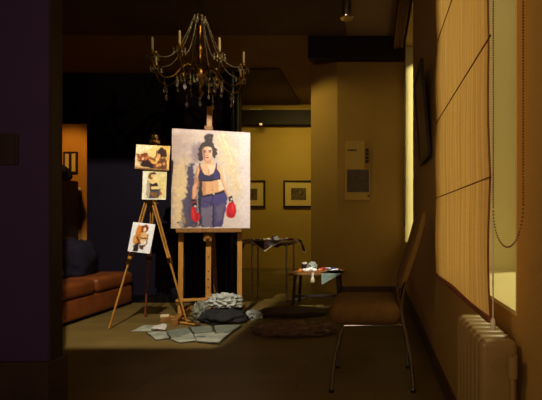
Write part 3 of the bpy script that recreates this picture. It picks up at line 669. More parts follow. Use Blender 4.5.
# ------------------------------------------------------------------ side table with the tablecloth
TB = Vector((-1.262, 4.85, 0)); TH = .722
tbl = thing('side_table', 'slender metal legged side table under the brown cloth', 'table', TB)
bm = newbm(); b2(bm, -.34, .34, -.25, .25, TH - .022, TH, .004); make('table_top', bm, M_ttop, tbl)
bm = newbm()
for (a, b_) in (((-.17, -.21), (.24, -.21)), ((-.17, .2), (.24, .2)), ((-.17, -.21), (-.17, .2)), ((.24, -.21), (.24, .2))): bar(bm, (a[0], a[1], TH - .035), (b_[0], b_[1], TH - .035), .012, .025, .001, up=(0, 0, 1))
make('apron_frame', bm, M_iron, tbl)
for x, y in ((-.165, -.21), (.235, -.21), (-.215, .20), (.235, .20)):
    bm = newbm(); cyl(bm, (x, y, 0), (x, y, TH - .02), .011, n=12); make('leg', bm, M_steel, tbl, smooth=True)
def tablecloth():
    bm = newbm(); N = 40; R = .46; g = []
    for j in range(N + 1):
        row = []
        for i in range(N + 1):
            s = (i / N - .5) * 2 * R; t = (j / N - .5) * 2 * R
            x = (s + t) * .585 + .01; y = (t - s) * .40; z = TH + .003
            hx, hy = .345, .255; ox = max(0, abs(x) - hx); oy = max(0, abs(y) - hy)
            x0, y0 = x, y
            if ox > 0:
                k = .75 if x > 0 else 1.15
                x = math.copysign(hx + .006 + ox * (.30 if x > 0 else .06) + .012 * math.sin(y0 * 40) * min(1, ox * 12), x); z -= ox * k
            if oy > 0:
                y = math.copysign(hy + .006 + oy * .12 + .02 * math.sin(x0 * 26) * min(1, oy * 12), y); z -= oy * 1.0 - .012 * math.sin(x0 * 22)* min(1, oy * 10)
            z += .006 * (noise.noise(Vector((x0 * 8, y0 * 8, 1))) + .5) * (1 if ox + oy == 0 else .3)
            row.append(bm.verts.new((x, y, z)))
        g.append(row)
    for j in range(N):
        for i in range(N):
            bm.faces.new((g[j][i], g[j][i + 1], g[j + 1][i + 1], g[j + 1][i]))
    edge = [g[0][i].co.copy() for i in range(N + 1)] + [g[j][N].co.copy() for j in range(1, N + 1)] + [g[N][i].co.copy() for i in range(N - 1, -1, -1)] + [g[j][0].co.copy() for j in range(N - 1, 0, -1)]
    bmesh.ops.solidify(bm, geom=bm.faces[:], thickness=-.002)
    return bm, edge
cl, edge = tablecloth(); cloth = make('tablecloth', cl, M_cloth, None, TB, smooth=True, auto=False); tag(cloth, 'brown satin tablecloth with hanging corners on the slender side table', 'tablecloth')
bm = newbm(); tube(bm, edge, .007, 6, closed=True); make('hem', bm, M_hem, cloth, smooth=True)
def paint_tube(loc, rz, m, lab, L=.09):
    t = thing('paint_tube', lab, 'paint tube', loc, (0, 0, rz), 'paint tubes')
    bm = newbm(); tube(bm, [(-L / 2, 0, .004), (-L / 4, 0, .012), (L / 3, 0, .014), (L / 2 - .01, 0, .010)], [.004, .012, .0135, .008], 12)
    make('body', bm, m, t, smooth=True)
    bm = newbm(); cyl(bm, (L / 2 - .01, 0, .010), (L / 2 + .012, 0, .010), .008, .007, 10); make('cap', bm, M_whitep if m is not M_tube else M_darkjar, t, smooth=True)
    return t
TT = TH + .012
for x, y, rz, m, lab in ((-.19, -.14, .2, M_tube, 'white paint tube at the left end of the cloth covered table'), (-.10, -.16, -.3, M_tube, 'second pale paint tube from the left on the tablecloth'),
                         (-.03, -.10, .9, M_hem, 'cream paint tube in the middle of the tablecloth'), (.16, -.15, .1, M_tube, 'paint tube lying on the palette side of the tablecloth'), (.28, -.17, -.1, M_red, 'red paint tube at the right end of the tablecloth')):
    paint_tube(TB + Vector((x, y, TT)), rz, m, lab)
j = thing('brush_jar', 'small dark jar with a rag on the middle of the cloth covered table', 'jar', TB + Vector((.05, -.06, TT)))
bm = newbm(); lathe(bm, [(.02, 0), (.026, .004), (.027, .035), (.022, .042), (.024, .048)], n=18); make('body', bm, M_darkjar, j, smooth=True)
o = lump('paper_towel', M_whitebag, TB + Vector((.10, -.12, TT)), (.028, .024, .03), .4, 3, 3, 3); tag(o, 'little white paper towel wad beside the dark jar on the table', 'paper towel')
def palette(loc, rz, lab, w, d, blobs):
    t = thing('paint_palette', lab, 'palette', loc, (0, 0, rz))
    bm = newbm(); n = 36; lo, hi = [], []
    for k in range(n):
        a = 2 * PI * k / n; r = 1 - .22 * math.exp(-((a - 4.4) / .35) ** 2)
        lo.append(bm.verts.new((w / 2 * r * math.cos(a), d / 2 * r * math.sin(a), 0))); hi.append(bm.verts.new((w / 2 * r * math.cos(a), d / 2 * r * math.sin(a), .007)))
    for k in range(n): bm.faces.new((lo[k], lo[(k + 1) % n], hi[(k + 1) % n], hi[k]))
    bm.faces.new(lo[::-1]); bm.faces.new(hi); make('board', bm, M_wood2, t)
    for i, (x, y, s, m) in enumerate(blobs):
        b_ = lump('paint_blob', m, (x, y, .007), (s, s * .8, s * .8), .4, 3, i, 2, parent=t)
    return t
palette(TB + Vector((.20, -.02, TT + .006)), .2, 'oval wooden palette on the right side of the cloth covered table', .22, .16, [(-.06, 0, .014, M_red), (0, .03, .014, M_whitep), (.05, .0, .012, M_orng)])

# ------------------------------------------------------------------ low stool with the paint palette
SB = Vector((-.66, 4.58, 0)); SH = .387
st = thing('low_stool', 'low wooden stool with paints left of the poster wall', 'stool', SB)
bm = newbm(); b2(bm, -.29, .30, -.20, .22, SH - .025, SH, .004); make('stool_top', bm, M_wood2, st)
for x, y in ((-.22, -.16), (.24, -.16), (-.22, .18), (.24, .18)):
    bm = newbm(); bar(bm, (x * 1.12, y * 1.12, 0), (x, y, SH - .02), .03, .03, .003); make('leg', bm, M_casing, st)
bm = newbm(); b2(bm, -.23, .25, -.165, -.15, .12, .145, .002); make('stretcher', bm, M_casing, st)
palette(SB + Vector((-.06, -.06, SH + .002)), .1, 'paint smeared palette on the low stool', .36, .24,
        [(-.12, -.03, .024, M_orng), (-.05, -.05, .03, M_whitep), (-.01, .03, .032, M_whitep), (.04, -.04, .028, M_whitep), (.09, -.02, .022, M_orng), (.12, .03, .02, M_red), (-.08, .05, .02, M_whitep), (.03, .06, .02, M_whitep)])
o = lump('crumpled_tissue', M_whitebag, SB + Vector((-.07, .07, SH + .012)), (.05, .04, .05), .5, 3, 14, 4); tag(o, 'white crumpled tissue behind the palette on the low stool', 'tissue')
o = lump('paint_tin', M_darkjar, SB + Vector((-.14, .11, SH + .012)), (.01, .01, .01), 0, 1, 1, 1); bpy.data.objects.remove(o)
t = thing('paint_jar', 'dark jar with white rim at the back left of the low stool', 'jar', SB + Vector((-.17, .13, SH + .002)))
bm = newbm(); lathe(bm, [(.028, 0), (.032, .005), (.032, .06), (.026, .068)], n=20); make('body', bm, M_darkjar, t, smooth=True)
bm = newbm(); lathe(bm, [(.029, .068), (.031, .07), (.031, .084), (.029, .086)], n=20); make('lid', bm, M_whitep, t, smooth=True)
for x, y, rz, m, lab in ((.17, .07, .5, M_bluep, 'blue paint tube at the right end of the low stool'), (.20, -.02, .1, M_tube, 'white paint tube nearest the right corner of the low stool'), (.11, .12, -.6, M_tube, 'white paint tube at the back of the low stool'), (.05, .15, .2, M_red, 'red paint tube at the back of the low stool')):
    paint_tube(SB + Vector((x, y, SH + .004)), rz, m, lab, .10)
# sheet hanging over the stool's right corner
bm = newbm()
a = [Vector((.06, -.205, SH + .002)), Vector((.305, -.02, SH + .002)), Vector((.305, .10, SH + .002)), Vector((.10, .02, SH + .002))]
vs = [bm.verts.new(p) for p in (Vector((.075, -.2055, SH + .0025)), Vector((.305, -.2055, SH + .0025)), Vector((.305, .02, SH + .0025)), Vector((.075, .02, SH + .0025)), Vector((.075, -.209, SH - .125)), Vector((.16, -.212, SH - .075)))]
bm.faces.new((vs[0], vs[1], vs[2], vs[3])); bm.faces.new((vs[0], vs[4], vs[5], vs[1]))
bmesh.ops.solidify(bm, geom=bm.faces[:], thickness=-.0015)
o = make('paper_flap', bm, M_glasspale, None, SB); tag(o, 'pale green sheet hanging over the front right corner of the stool', 'paper')
o = lump('hanging_rag', M_hem, SB + Vector((-.02, -.215, SH - .10)), (.022, .012, .035), .2, 2, 3, 3); o2 = o; tag(o, 'small cream rag hanging at the front edge of the stool', 'rag')
# strip so that the rag hangs from the edge
bm = newbm(); box(bm, (0, .004, .075), (.022, .004, .07), None, .001); make('rag_fold', bm, M_whitep, o)
# small tubes dropped on the floor
for i, (u, v, lab) in enumerate(((290, 301, 'white paint tube on the floor left of the stool'), (296, 300.5, 'pale paint tube on the floor between stool and table leg'), (303, 299.5, 'paint tube on the floor under the stool'))):
    p = fl(u, v); paint_tube(p, .3 * i - .2, M_tube, lab, .07)
# heaps on the floor
o = lump('drop_cloth', M_heap, fl(294, 332), (.30, .14, .05), .45, 4.6, 21, 5); tag(o, 'rumpled brown drop cloth lying on the floor in front of the stool', 'cloth')
o = lump('folded_tarpaulin', mat('brown tarpaulin', rgb(82, 64, 50), .85, var=.4, scale=10, bump=.3), (-.86, 4.10, 0), (.36, .15, .05), .25, 2.0, 23, 4); tag(o, 'dark folded tarpaulin on the floor between stool and drop cloth', 'tarpaulin')

# ------------------------------------------------------------------ chair by the window wall
ch = thing('side_chair', 'tan padded chair with bent chrome legs by the window wall', 'chair', (0, 2.42, 0))
bm = newbm(); b2(bm, -.2585, .145, -.21, .21, .375, .497, .05, 5); make('seat', bm, M_seat, ch, smooth=True)
bm = newbm(); prof = curve([(.150, 0, .575), (.185, 0, .68), (.235, 0, .83), (.262, 0, .93), (.278, 0, 1.005)], 16); wd = .20
ringsL = []
for i, p in enumerate(prof):
    t = (prof[min(i + 1, 16)] - prof[max(i - 1, 0)]).normalized(); nx = Vector((t.z, 0, -t.x)); th = .024 * (1 - .5 * (abs(i - 8) / 8) ** 6)
    wdi = wd * (1 - .12 * (abs(i - 8) / 8) ** 8)
    ring = []
    for k in range(20):
        a = 2 * PI * k / 20; ca, sa = math.cos(a), math.sin(a)
        ring.append(bm.verts.new(p + Vector((0, math.copysign(abs(ca) ** .35, ca) * wdi, 0)) + nx * th * math.copysign(abs(sa) ** .5, sa)))
    ringsL.append(ring)
for i in range(16):
    for k in range(20): bm.faces.new((ringsL[i][k], ringsL[i][(k + 1) % 20], ringsL[i + 1][(k + 1) % 20], ringsL[i + 1][k]))
bm.faces.new(ringsL[0][::-1]); bm.faces.new(ringsL[-1]); make('backrest', bm, M_seat, ch, smooth=True)
for y in (-.185, .185):
    bm = newbm(); tube(bm, curve([(-.15, y, .372), (-.178, y, .365), (-.20, y, .30), (-.23, y, .15), (-.243, y, .008)], 20), .011, 12); make('front_leg', bm, M_chrome, ch, smooth=True)
    bm = newbm(); tube(bm, curve([(.185, y, .70), (.168, y, .62), (.148, y, .52), (.150, y, .42), (.185, y, .26), (.208, y, .12), (.214, y, .008)], 28), .011, 12); make('rear_leg', bm, M_chrome, ch, smooth=True)
bm = newbm()
for y in (-.185, .185): tube(bm, [(-.16, y, .372), (.152, y, .372)], .010, 10)
tube(bm, [(-.1, -.185, .372), (-.1, .185, .372)], .009, 10); make('seat_rail', bm, M_chrome, ch, smooth=True)
for y in (-.185, .185):
    for x in (-.243, .214):
        bm = newbm(); cyl(bm, (x, y, 0), (x, y, .016), .015, n=12); make('foot_cap', bm, M_black, ch)

# ------------------------------------------------------------------ radiator under the near window
rd = thing('radiator', 'cream column radiator under the near window blind', 'radiator', (.32, 1.18, 0))
NS = 7; pitch = .045
sec = None
for i in range(NS):
    y = (i - (NS - 1) / 2) * pitch
    if sec is None:
        bm = newbm(); b2(bm, -.05, .05, -.019, .019, .10, .645, .018, 4)
        sec = make('radiator_section', bm, M_rad, rd, (0, y, 0), smooth=True)
    else:
        c = sec.copy(); COL.objects.link(c); c.parent = rd; c.location = (0, y, 0)
bm = newbm(); cyl(bm, (0, -.155, .58), (0, .155, .58), .022, n=14); make('connecting_pipe', bm, M_rad, rd, smooth=True); bm = newbm(); cyl(bm, (0, -.155, .16), (0, .155, .16), .022, n=14); make('connecting_pipe', bm, M_rad, rd, smooth=True)
for y in (-.12, .12):
    bm = newbm(); b2(bm, -.04, .055, y - .012, y + .012, 0, .11, .003); make('floor_bracket', bm, M_rad, rd)
bm = newbm(); cyl(bm, (.02, -.15, .585), (.02, -.19, .585), .009, n=14); cyl(bm, (.02, -.19, .565), (.02, -.19, .62), .013, n=14); make('valve', bm, M_rad, rd, smooth=True)
bm = newbm(); tube(bm, curve([(.02, -.19, .565), (.022, -.19, .3), (.022, -.19, 0.0)], 6), .007, 10); make('supply_pipe', bm, M_rad, rd, smooth=True)

# ------------------------------------------------------------------ roman blinds
XB = .30; Y0, Y1 = 1.036, 1.935; ZB = .692
bl = thing('roman_blind', 'tan woven roman blind lowered over the near window', 'blind', (XB, 0, ZB))
seams = [1.065 - ZB, 1.425 - ZB, 1.80 - ZB, 2.17 - ZB, 2.54 - ZB, 2.91 - ZB]
bm = newbm(); nz, ny = 110, 24; g = []
for j in range(nz + 1):
    z = j / nz * (3.28 - ZB); row = []
    lo = max([s for s in seams + [0] if s <= z]); hi = min([s for s in seams + [3.3 - ZB] if s > z])
    f = (z - lo) / (hi - lo)
    for i in range(ny + 1):
        y = Y0 + (Y1 - Y0) * i / ny
        x = -.010 * math.sin(f * PI) * (.6 + .4 * math.sin(y * 3 + z)) + .004 * math.sin(y * 9 + z * 2)
        yy = y + (.004 * math.sin(z * 9 + 1) if i == 0 else 0)
        row.append(bm.verts.new((x, yy, z)))
    g.append(row)
for j in range(nz):
    for i in range(ny): bm.faces.new((g[j][i], g[j][i + 1], g[j + 1][i + 1], g[j + 1][i]))
edge = [g[j][0].co.copy() for j in range(nz + 1)]
make('fabric', bm, M_blind, bl, smooth=True, auto=False)
for s in seams:
    bm = newbm(); tube(bm, [(-.006, Y0 - .02, s), (-.006, Y1, s)], .0022, 8); make('batten', bm, M_hemred, bl, smooth=True)
bm = newbm(); b2(bm, -.008, .006, Y0, Y1, -.004, .012, .002); make('bottom_bar', bm, M_hemred, bl)
bm = newbm(); tube(bm, edge[::2], .0026, 6); make('edge_tape', bm, M_hemred, bl, smooth=True)
bm = newbm(); tube(bm, [(.002, Y0 - .012, z * .1) for z in range(0, 26)], .002, 6); cd = make('pull_cord', bm, M_tassel, bl, smooth=True)
bm = newbm(); lathe(bm, [(.003, 0.012), (.006, .006), (.0075, -.012), (.006, -.018)], (.002, Y0 - .012, 0), 12); make('cord_end', bm, M_tassel, cd, smooth=True)
bm = newbm(); b2(bm, -.02, .09, Y0 - .03, Y1 + .02, 3.28 - ZB, 3.32 - ZB, .003); make('head_rail', bm, M_pvc, bl)
# bead chain loop beside the blind
ya, yb = 1.015, .81; zlow = .893; r_ = (ya - yb) / 2
bm = newbm(); path = []
z = 3.27
while z > zlow + r_ * .9: path.append(Vector((0, ya, z))); z -= 0.0062
for k in range(1, 34): a = PI * k / 34; path.append(Vector((0, (ya + yb) / 2 + r_ * math.cos(a), zlow + r_ * .9 - r_ * .9 * math.sin(a))))
z = zlow + r_ * .9
while z < 3.27: path.append(Vector((0, yb, z))); z += 0.0062
tmpl = bmesh.new(); bmesh.ops.create_icosphere(tmpl, subdivisions=1, radius=.0025)
tv = [v.co.copy() for v in tmpl.verts]; tf = [[v.index for v in f.verts] for f in tmpl.faces]; tmpl.free()
V, Fc = [], []
for p in path:
    b0 = len(V); V += [p - Vector((0, 0, ZB)) + q for q in tv]; Fc += [[b0 + i for i in f] for f in tf]
me = bpy.data.meshes.new('bead_chain'); me.from_pydata([tuple(v) for v in V], [], Fc); me.materials.append(M_bead); o = bpy.data.objects.new('bead_chain', me); COL.objects.link(o); o.parent = bl
# raised blind on the far window
b2_ = thing('roman_blind', 'dark brown folded blind raised high on the far window', 'blind', (.285, 0, 3.19))
M_blindd = mat('brown folded blind', rgb(120, 84, 50), 0.85, spec=.1, var=.35, scale=12, stretch=(14, 1, 14))
for k in range(4):
    bm = newbm(); xx = -.045 + .03 * k; b2(bm, xx, xx + .026, 4.05, 5.26 - .0 * k, .004 * k, .15, .006, 3); make('fold', bm, M_blindd, b2_, smooth=True)
bm = newbm(); tube(bm, [(.08, 5.0, z) for z in (.0, -1.2, -2.18)] + curve([(.08, 5.0, -2.2), (.08, 4.90, -2.30), (.08, 4.80, -2.2)], 10) + [(.08, 4.80, -1.2), (.08, 4.80, 0)], .0035, 6); make('pull_cord', bm, M_cord, b2_, smooth=True)

# ------------------------------------------------------------------ pictures on the walls
fp = thing('framed_picture', 'dark framed picture leaning off the wall between the windows', 'picture', (.378, 2.945, 1.40), (0, math.radians(-4.6), 0))
def frame_x(bm, w, h, t, d):
    for y0, y1, z0, z1 in ((-w / 2, w / 2, 0, t), (-w / 2, w / 2, h - t, h), (-w / 2, -w / 2 + t, t, h - t), (w / 2 - t, w / 2, t, h - t)): b2(bm, -d, 0, y0, y1, z0, z1, .002)
bm = newbm(); frame_x(bm, .51, .655, .035, .022); make('frame', bm, M_frame, fp)
bm = newbm(); b2(bm, -.012, -.002, -.22, .22, .035, .62); make('picture_panel', bm, mat('brown varnished print', rgb(112, 84, 48), .5, var=.4, scale=9), fp)
def wall_frame(u0, u1, v0, v1, y, lab, pu0, pu1, pv0, pv1, grp):
    p0 = at(u0, v1, y); p1 = at(u1, v0, y); w = p1.x - p0.x; h = p1.z - p0.z; t = .035
    o = thing('framed_print', lab, 'picture', (p0.x + w / 2, y, p0.z), group=grp)
    bm = newbm()
    for x0, x1, z0, z1 in ((-w / 2, w / 2, 0, t), (-w / 2, w / 2, h - t, h), (-w / 2, -w / 2 + t, t, h - t), (w / 2 - t, w / 2, t, h - t)): b2(bm, x0, x1, 0, .03, z0, z1, .002)
    make('frame', bm, M_frame, o)
    bm = newbm(); b2(bm, -w / 2 + t, w / 2 - t, .014, .026, t, h - t); make('mount', bm, M_mount, o)
    q0 = at(pu0, pv1, y); q1 = at(pu1, pv0, y); bm = newbm(); b2(bm, q0.x - p0.x - w / 2, q1.x - p0.x - w / 2, .010, .014, q0.z - p0.z, q1.z - p0.z); make('print', bm, M_printd, o)
wall_frame(283.2, 325, 180.4, 207.4, 8.16, 'dark framed print on the back wall, right one partly behind the pier', 291, 306, 188, 200, None)
wall_frame(226, 265, 180.4, 207.4, 8.16, 'dark framed print on the back wall next to the large canvas', 240, 257, 188.5, 200, None)
p0 = at(345, 200, 5.29); p1 = at(370, 141, 5.29); w = p1.x - p0.x; h = p1.z - p0.z
po = thing('wall_poster', 'cream paper poster with a dark square photograph on the end wall', 'poster', (p0.x, 5.294, p0.z))
sx = w / 25; sz = h / 59
def prect(name, u0, u1, v0, v1, m, y):
    bm = newbm(); b2(bm, (u0 - 345) * sx, (u1 - 345) * sx, -y, -y + .002, (200 - v1) * sz, (200 - v0) * sz); return make(name, bm, m, po)
prect('sheet', 345, 370, 141, 200, M_poster, .000); prect('side_band', 364.5, 370, 141, 169, M_posterb, .002)
prect('photograph', 347, 369, 169.5, 192, M_printp, .003)
bm = newbm()
x = 347.4
for wd_ in (1.6, .9, 2.0, 1.2, 1.6): b2(bm, (x - 345) * sx, (x + wd_ - 345) * sx, -.004, -.002, (200 - 150.6) * sz, (200 - 149.4) * sz); x += wd_ + .5
make('headline', bm, M_ink, po)
bm = newbm()
for a in (148.6, 152.4, 156.4, 160): b2(bm, (365.4 - 345) * sx, (368.6 - 345) * sx, -.006, -.003, (200 - a - 2.9) * sz, (200 - a) * sz)
make('vertical_lettering', bm, M_ink, po)
prect('small_mark', 367.6, 369, 194.6, 197, M_ink, .004)
# faint dark notice on the pillar
p = at(2, 165, 1.895); bm = newbm(); b2(bm, -.09, .075, -.004, .004, 0, .15, .002); o = make('wall_notice', bm, M_casing, None, (p.x, 1.8955, p.z)); tag(o, 'faint dark notice board on the left pillar', 'notice')

# ------------------------------------------------------------------ glimpse of the orange room
cp = at(69, 172.5, 6.45)
mp_ = thing('double_picture', 'dark framed pair of pale panels on the orange wall', 'picture', (cp.x, 6.47, cp.z))
bm = newbm(); w, h, t = .22, .34, .022
for x0, x1, z0, z1 in ((-w / 2, w / 2, 0, t), (-w / 2, w / 2, h - t, h), (-w / 2, -w / 2 + t, t, h - t), (w / 2 - t, w / 2, t, h - t), (-.018, .018, t, h - t)): b2(bm, x0, x1, 0, .03, z0, z1)
make('frame', bm, M_frame, mp_)
for x0, x1 in ((-w / 2 + t, -.018), (.018, w / 2 - t)):
    bm = newbm(); b2(bm, x0, x1, .012, .02, t, h - t); make('pale_panel', bm, M_pane, mp_)
cb = thing('dark_cabinet', 'tall black cabinet in front of the orange wall', 'cabinet', (-5.05, 6.2, 0))
bm = newbm(); b2(bm, -.35, .31, -.2, .2, 0, 1.60, .01); make('body', bm, M_cab, cb)
bm = newbm(); b2(bm, -.34, -.02, -.215, -.2, .05, 1.58, .004); make('door', bm, M_cab, cb)
bm = newbm(); b2(bm, -.01, .30, -.215, -.2, .05, 1.58, .004); make('door', bm, M_cab, cb)
o = lump('bundled_coat', M_throw, (-4.88, 6.14, 1.60), (.20, .12, .15), .25, 1.6, 31); tag(o, 'black bundle lying on top of the dark cabinet', 'bundle')
p = at(78.5, 191, 6.49); t = thing('light_switch', 'pale light switch on the orange wall beside the cabinet', 'switch', (p.x, 6.497, p.z))
bm = newbm(); b2(bm, -.035, .035, -.01, .0, -.06, .06, .003); make('plate', bm, M_switch, t)
bm = newbm(); b2(bm, -.018, .018, -.014, -.009, -.03, .03, .002); make('rocker', bm, M_switch, t)

# ------------------------------------------------------------------ chandelier
CH = at(200, 222, 4.0); CHX, CHY = CH.x, 4.0
cd = thing('crystal_chandelier', 'brass crystal chandelier with eight candle arms hanging from the ceiling', 'chandelier', (CHX, CHY, 2.2))
bm = newbm(); lathe(bm, [(.008, -.01), (.02, .01), (.035, .04), (.022, .075), (.014, .10), (.03, .14), (.06, .20), (.068, .25), (.05, .30), (.02, .34), (.016, .42), (.032, .46), (.04, .50), (.022, .55), (.014, .58), (.018, .64), (.034, .70), (.014, .74), (.016, .78), (.05, .80), (.012, .815), (.010, .83)], n=24); make('stem', bm, M_abrass, cd, smooth=True)
bm = newbm(); cyl(bm, (0, 0, .82), (0, 0, 1.12), .006, n=8); make('chain', bm, M_iron, cd)
bm = newbm(); lathe(bm, [(.012, 1.095), (.05, 1.11), (.062, 1.14), (.062, 1.158)], n=20); make('ceiling_rose', bm, M_abrass, cd, smooth=True)
def drop(bm, p, s=1.0):
    p = Vector(p); ball(bm, p, .006 * s, 6, 4); n = 6
    ring = [bm.verts.new(p + Vector((.0085 * s * math.cos(2 * PI * k / n), .0085 * s * math.sin(2 * PI * k / n), -.028 * s))) for k in range(n)]
    a = bm.verts.new(p + Vector((0, 0, -.006 * s))); b_ = bm.verts.new(p + Vector((0, 0, -.042 * s)))
    for k in range(n): bm.faces.new((ring[k], ring[(k + 1) % n], a)); bm.faces.new((ring[(k + 1) % n], ring[k], b_))
def build_arm(RA, dz):
    bm = newbm(); tube(bm, curve([(.05, 0, .24), (.11, 0, .30), (.18, 0, .24), (.25, 0, .15), (.33, 0, .115), (.40, 0, .155), (RA, 0, .235), (RA, 0, .29 + dz)], 34), [.010] * 8 + [.0085] * 27, 10)
    arm = make('arm', bm, M_abrass, cd, smooth=True)
    z = .29 + dz
    bm = newbm(); lathe(bm, [(.010, z - .012), (.03, z - .004), (.052, z + .008), (.054, z + .012), (.02, z + .008), (.016, z + .03), (.019, z + .045)], (RA, 0, 0), 20); make('drip_pan', bm, M_abrass, arm, smooth=True)
    bm = newbm(); lathe(bm, [(.0105, z + .03), (.0105, z + .155), (.007, z + .165)], (RA, 0, 0), 12); make('candle', bm, M_candle, arm, smooth=True)
    for k in range(8):
        a = 2 * PI * k / 8; bm = newbm(); drop(bm, (RA + .05 * math.cos(a), .05 * math.sin(a), z + .004), 1.15); make('pendant', bm, M_crystal, arm)
    bm = newbm(); drop(bm, (.33, 0, .100), 1.2); drop(bm, (.33, 0, .050), 2.2); make('pendant', bm, M_crystal, arm)
    bm = newbm(); drop(bm, (.22, 0, .165), 1.2); drop(bm, (.22, 0, .115), 1.8); make('pendant', bm, M_crystal, arm)
    return arm
arm0 = build_arm(.435, 0.0)
for k in range(1, 8):
    c = copy_tree(arm0, cd); c.rotation_euler.z = 2 * PI * k / 8 + math.radians(1.1)
arm0.rotation_euler.z = math.radians(1.1)
for k in range(8):
    a = 2 * PI * k / 8 + math.radians(1.1); bm = newbm()
    for i in range(17):
        t = i / 16; r = .06 + .35 * t; z = .78 - .48 * t - .16 * math.sin(PI * t)
        q = Vector((r * math.cos(a), r * math.sin(a), z)); ball(bm, q, .0065, 6, 4)
        if i: tube(bm, [q0, q], .0035, 5)
        q0 = q
    make('bead_swag', bm, M_crystal, cd)
for k in range(8):
    a = 2 * PI * k / 8; bm = newbm(); drop(bm, (.05 * math.cos(a), .05 * math.sin(a), .80), 1.6); make('crown_pendant', bm, M_crystal, cd)
    bm = newbm(); drop(bm, (.06 * math.cos(a), .06 * math.sin(a), .20), 1.8); make('body_pendant', bm, M_crystal, cd)
bm = newbm(); drop(bm, (0, 0, -.01), 2.2); make('finial_drop', bm, M_crystal, cd)

# ------------------------------------------------------------------ ceiling spotlights
sp = at(346.5, 10, 4.1)
s = thing('ceiling_spotlight', 'silver cylinder spotlight hanging from the ceiling by the end wall', 'spotlight', (sp.x, sp.y, 3.03))
bm = newbm(); cyl(bm, (0, 0, .29), (0, 0, .328), .012, n=12); make('stem', bm, M_iron, s)
bm = newbm(); lathe(bm, [(.045, .04), (.05, .05), (.05, .25), (.03, .285), (.012, .295)], n=24); make('body', bm, M_steel, s, smooth=True)
bm = newbm(); lathe(bm, [(.054, .0), (.066, .004), (.070, .014), (.064, .030), (.052, .044), (.048, .04), (.062, .02)], n=28); make('rim', bm, M_chrome, s, smooth=True)
bm = newbm(); lathe(bm, [(.0, .030), (.045, .030), (.046, .036), (.0, .036)], n=20); make('lens', bm, M_lampglass, s)
p = at(262, 125, 8.0)
s2 = thing('wall_washer_spot', 'small track spotlight at the dark valance above the back wall', 'spotlight', (p.x, 7.95, p.z))
bm = newbm(); cyl(bm, (0, -.03, 0), (0, .06, .02), .045, n=16); make('body', bm, M_iron, s2, smooth=True)
bm = newbm(); b2(bm, -.015, .015, .03, .11, -.01, .03, .002); make('bracket', bm, M_iron, s2)
bm = newbm(); cyl(bm, (0, -.034, 0), (0, -.03, 0), .03, n=14); make('lens', bm, M_lampglass, s2)
p = at(256, 111.5, 8.1); bm = newbm(); b2(bm, -.13, .13, -.04, .04, -.012, .012, .004); o = make('strip_light', bm, M_pvc, None, (p.x, 8.10, 3.222)); tag(o, 'pale strip light lying on the dark valance above the back wall', 'strip light')

# ------------------------------------------------------------------ light
def spot(name, loc, target, power, ang, col, blend=.2, square=False, size=.03):
    l = bpy.data.lights.new(name, 'SPOT'); l.energy = power; l.spot_size = math.radians(ang); l.color = col; l.spot_blend = blend; l.use_square = square; l.shadow_soft_size = size
    o = bpy.data.objects.new(name, l); COL.objects.link(o); o.location = loc
    o.rotation_euler = (Vector(target) - Vector(loc)).to_track_quat('-Z', 'Y').to_euler(); return o
def area(name, loc, target, power, sx, sy, col, spread=180):
    l = bpy.data.lights.new(name, 'AREA'); l.energy = power; l.shape = 'RECTANGLE'; l.size = sx; l.size_y = sy; l.color = col; l.spread = math.radians(spread)
    o = bpy.data.objects.new(name, l); COL.objects.link(o); o.location = loc
    o.rotation_euler = (Vector(target) - Vector(loc)).to_track_quat('-Z', 'Y').to_euler(); return o
KP = Vector((-1.222, 1.55, 3.24))
kp = spot('painting_projector', KP, (-1.95, 3.52, 1.02), 500, 62, (1, .91, .79), .05, False, .005)
th, ph = math.radians(17), math.radians(48.0)
f_ = Vector((0, math.cos(ph), -math.sin(ph))); X_ = Vector((1, 0, 0)); uu_ = Vector((0, math.sin(ph), math.cos(ph)))
kp.rotation_euler = (f_ * math.cos(th) - X_ * math.sin(th)).to_track_quat('-Z', 'Y').to_euler()
# unseen projector, added to crop the beam: four shutter blades round a rectangular gate, hung under the ceiling
pj = thing('beam_shaper', 'unseen black projector added to crop the painting beam with four blades, under the ceiling', 'projector', KP)
def blade(x0, x1, u0, u1, d=.25):
    bm = newbm(); R = Matrix((X_, uu_, f_)).transposed()
    box(bm, X_ * (x0 + x1) / 2 + uu_ * (u0 + u1) / 2 + f_ * d, (x1 - x0, u1 - u0, .003), R); make('shutter_blade', bm, M_black, pj)
gt, gb, gl = .25 * math.tan(math.radians(21.5)), .25 * math.tan(math.radians(17.6)), .25 * math.tan(math.radians(38))
blade(.002, .30, -.24, .175); blade(-.34, -gl, -.24, .175); blade(-gl, .002, gt, .175); blade(-gl, .002, -.24, -gb)
bm = newbm(); box(bm, -f_ * .10, (.16, .14, .16), Matrix((X_, uu_, f_)).transposed(), .02); cyl(bm, -f_ * .1, (0, -.07, ZC - .032 - KP.z), .012, n=10); make('housing', bm, M_black, pj)
for sx_ in (-1, 1):
    bm = newbm(); bar(bm, X_ * .085 * sx_ - f_ * .05 - uu_ * .0, X_ * .085 * sx_ + f_ * .25 + uu_ * (-.10 if sx_ > 0 else .11), .008, .008, .001); make('bracket_arm', bm, M_black, pj)
spot('palette_spot', (-.60, 2.9, 3.22), (-.64, 4.56, .40), 480, 10.5, (1, .97, .88), .4, False, .03)
spot('table_spot', (-.9, 3.2, 3.25), (-1.22, 4.84, .72), 130, 7, (1, .85, .6), .5, False, .03)
area('back_wall_wash', (-1.6, 6.7, 3.25), (-1.5, 8.2, .9), 14, 1.2, .2, (1, .80, .20), 140)
spot('pier_spot', (-1.85, 4.86, 2.82), (-.70, 5.45, 1.95), 38, 78, (1, .80, .26), .5, False, .06)
spot('orange_room_lamp', (-4.6, 5.3, 3.1), (-5.1, 6.5, 1.3), 80, 62, (1, .60, .16), .6, False, .06)
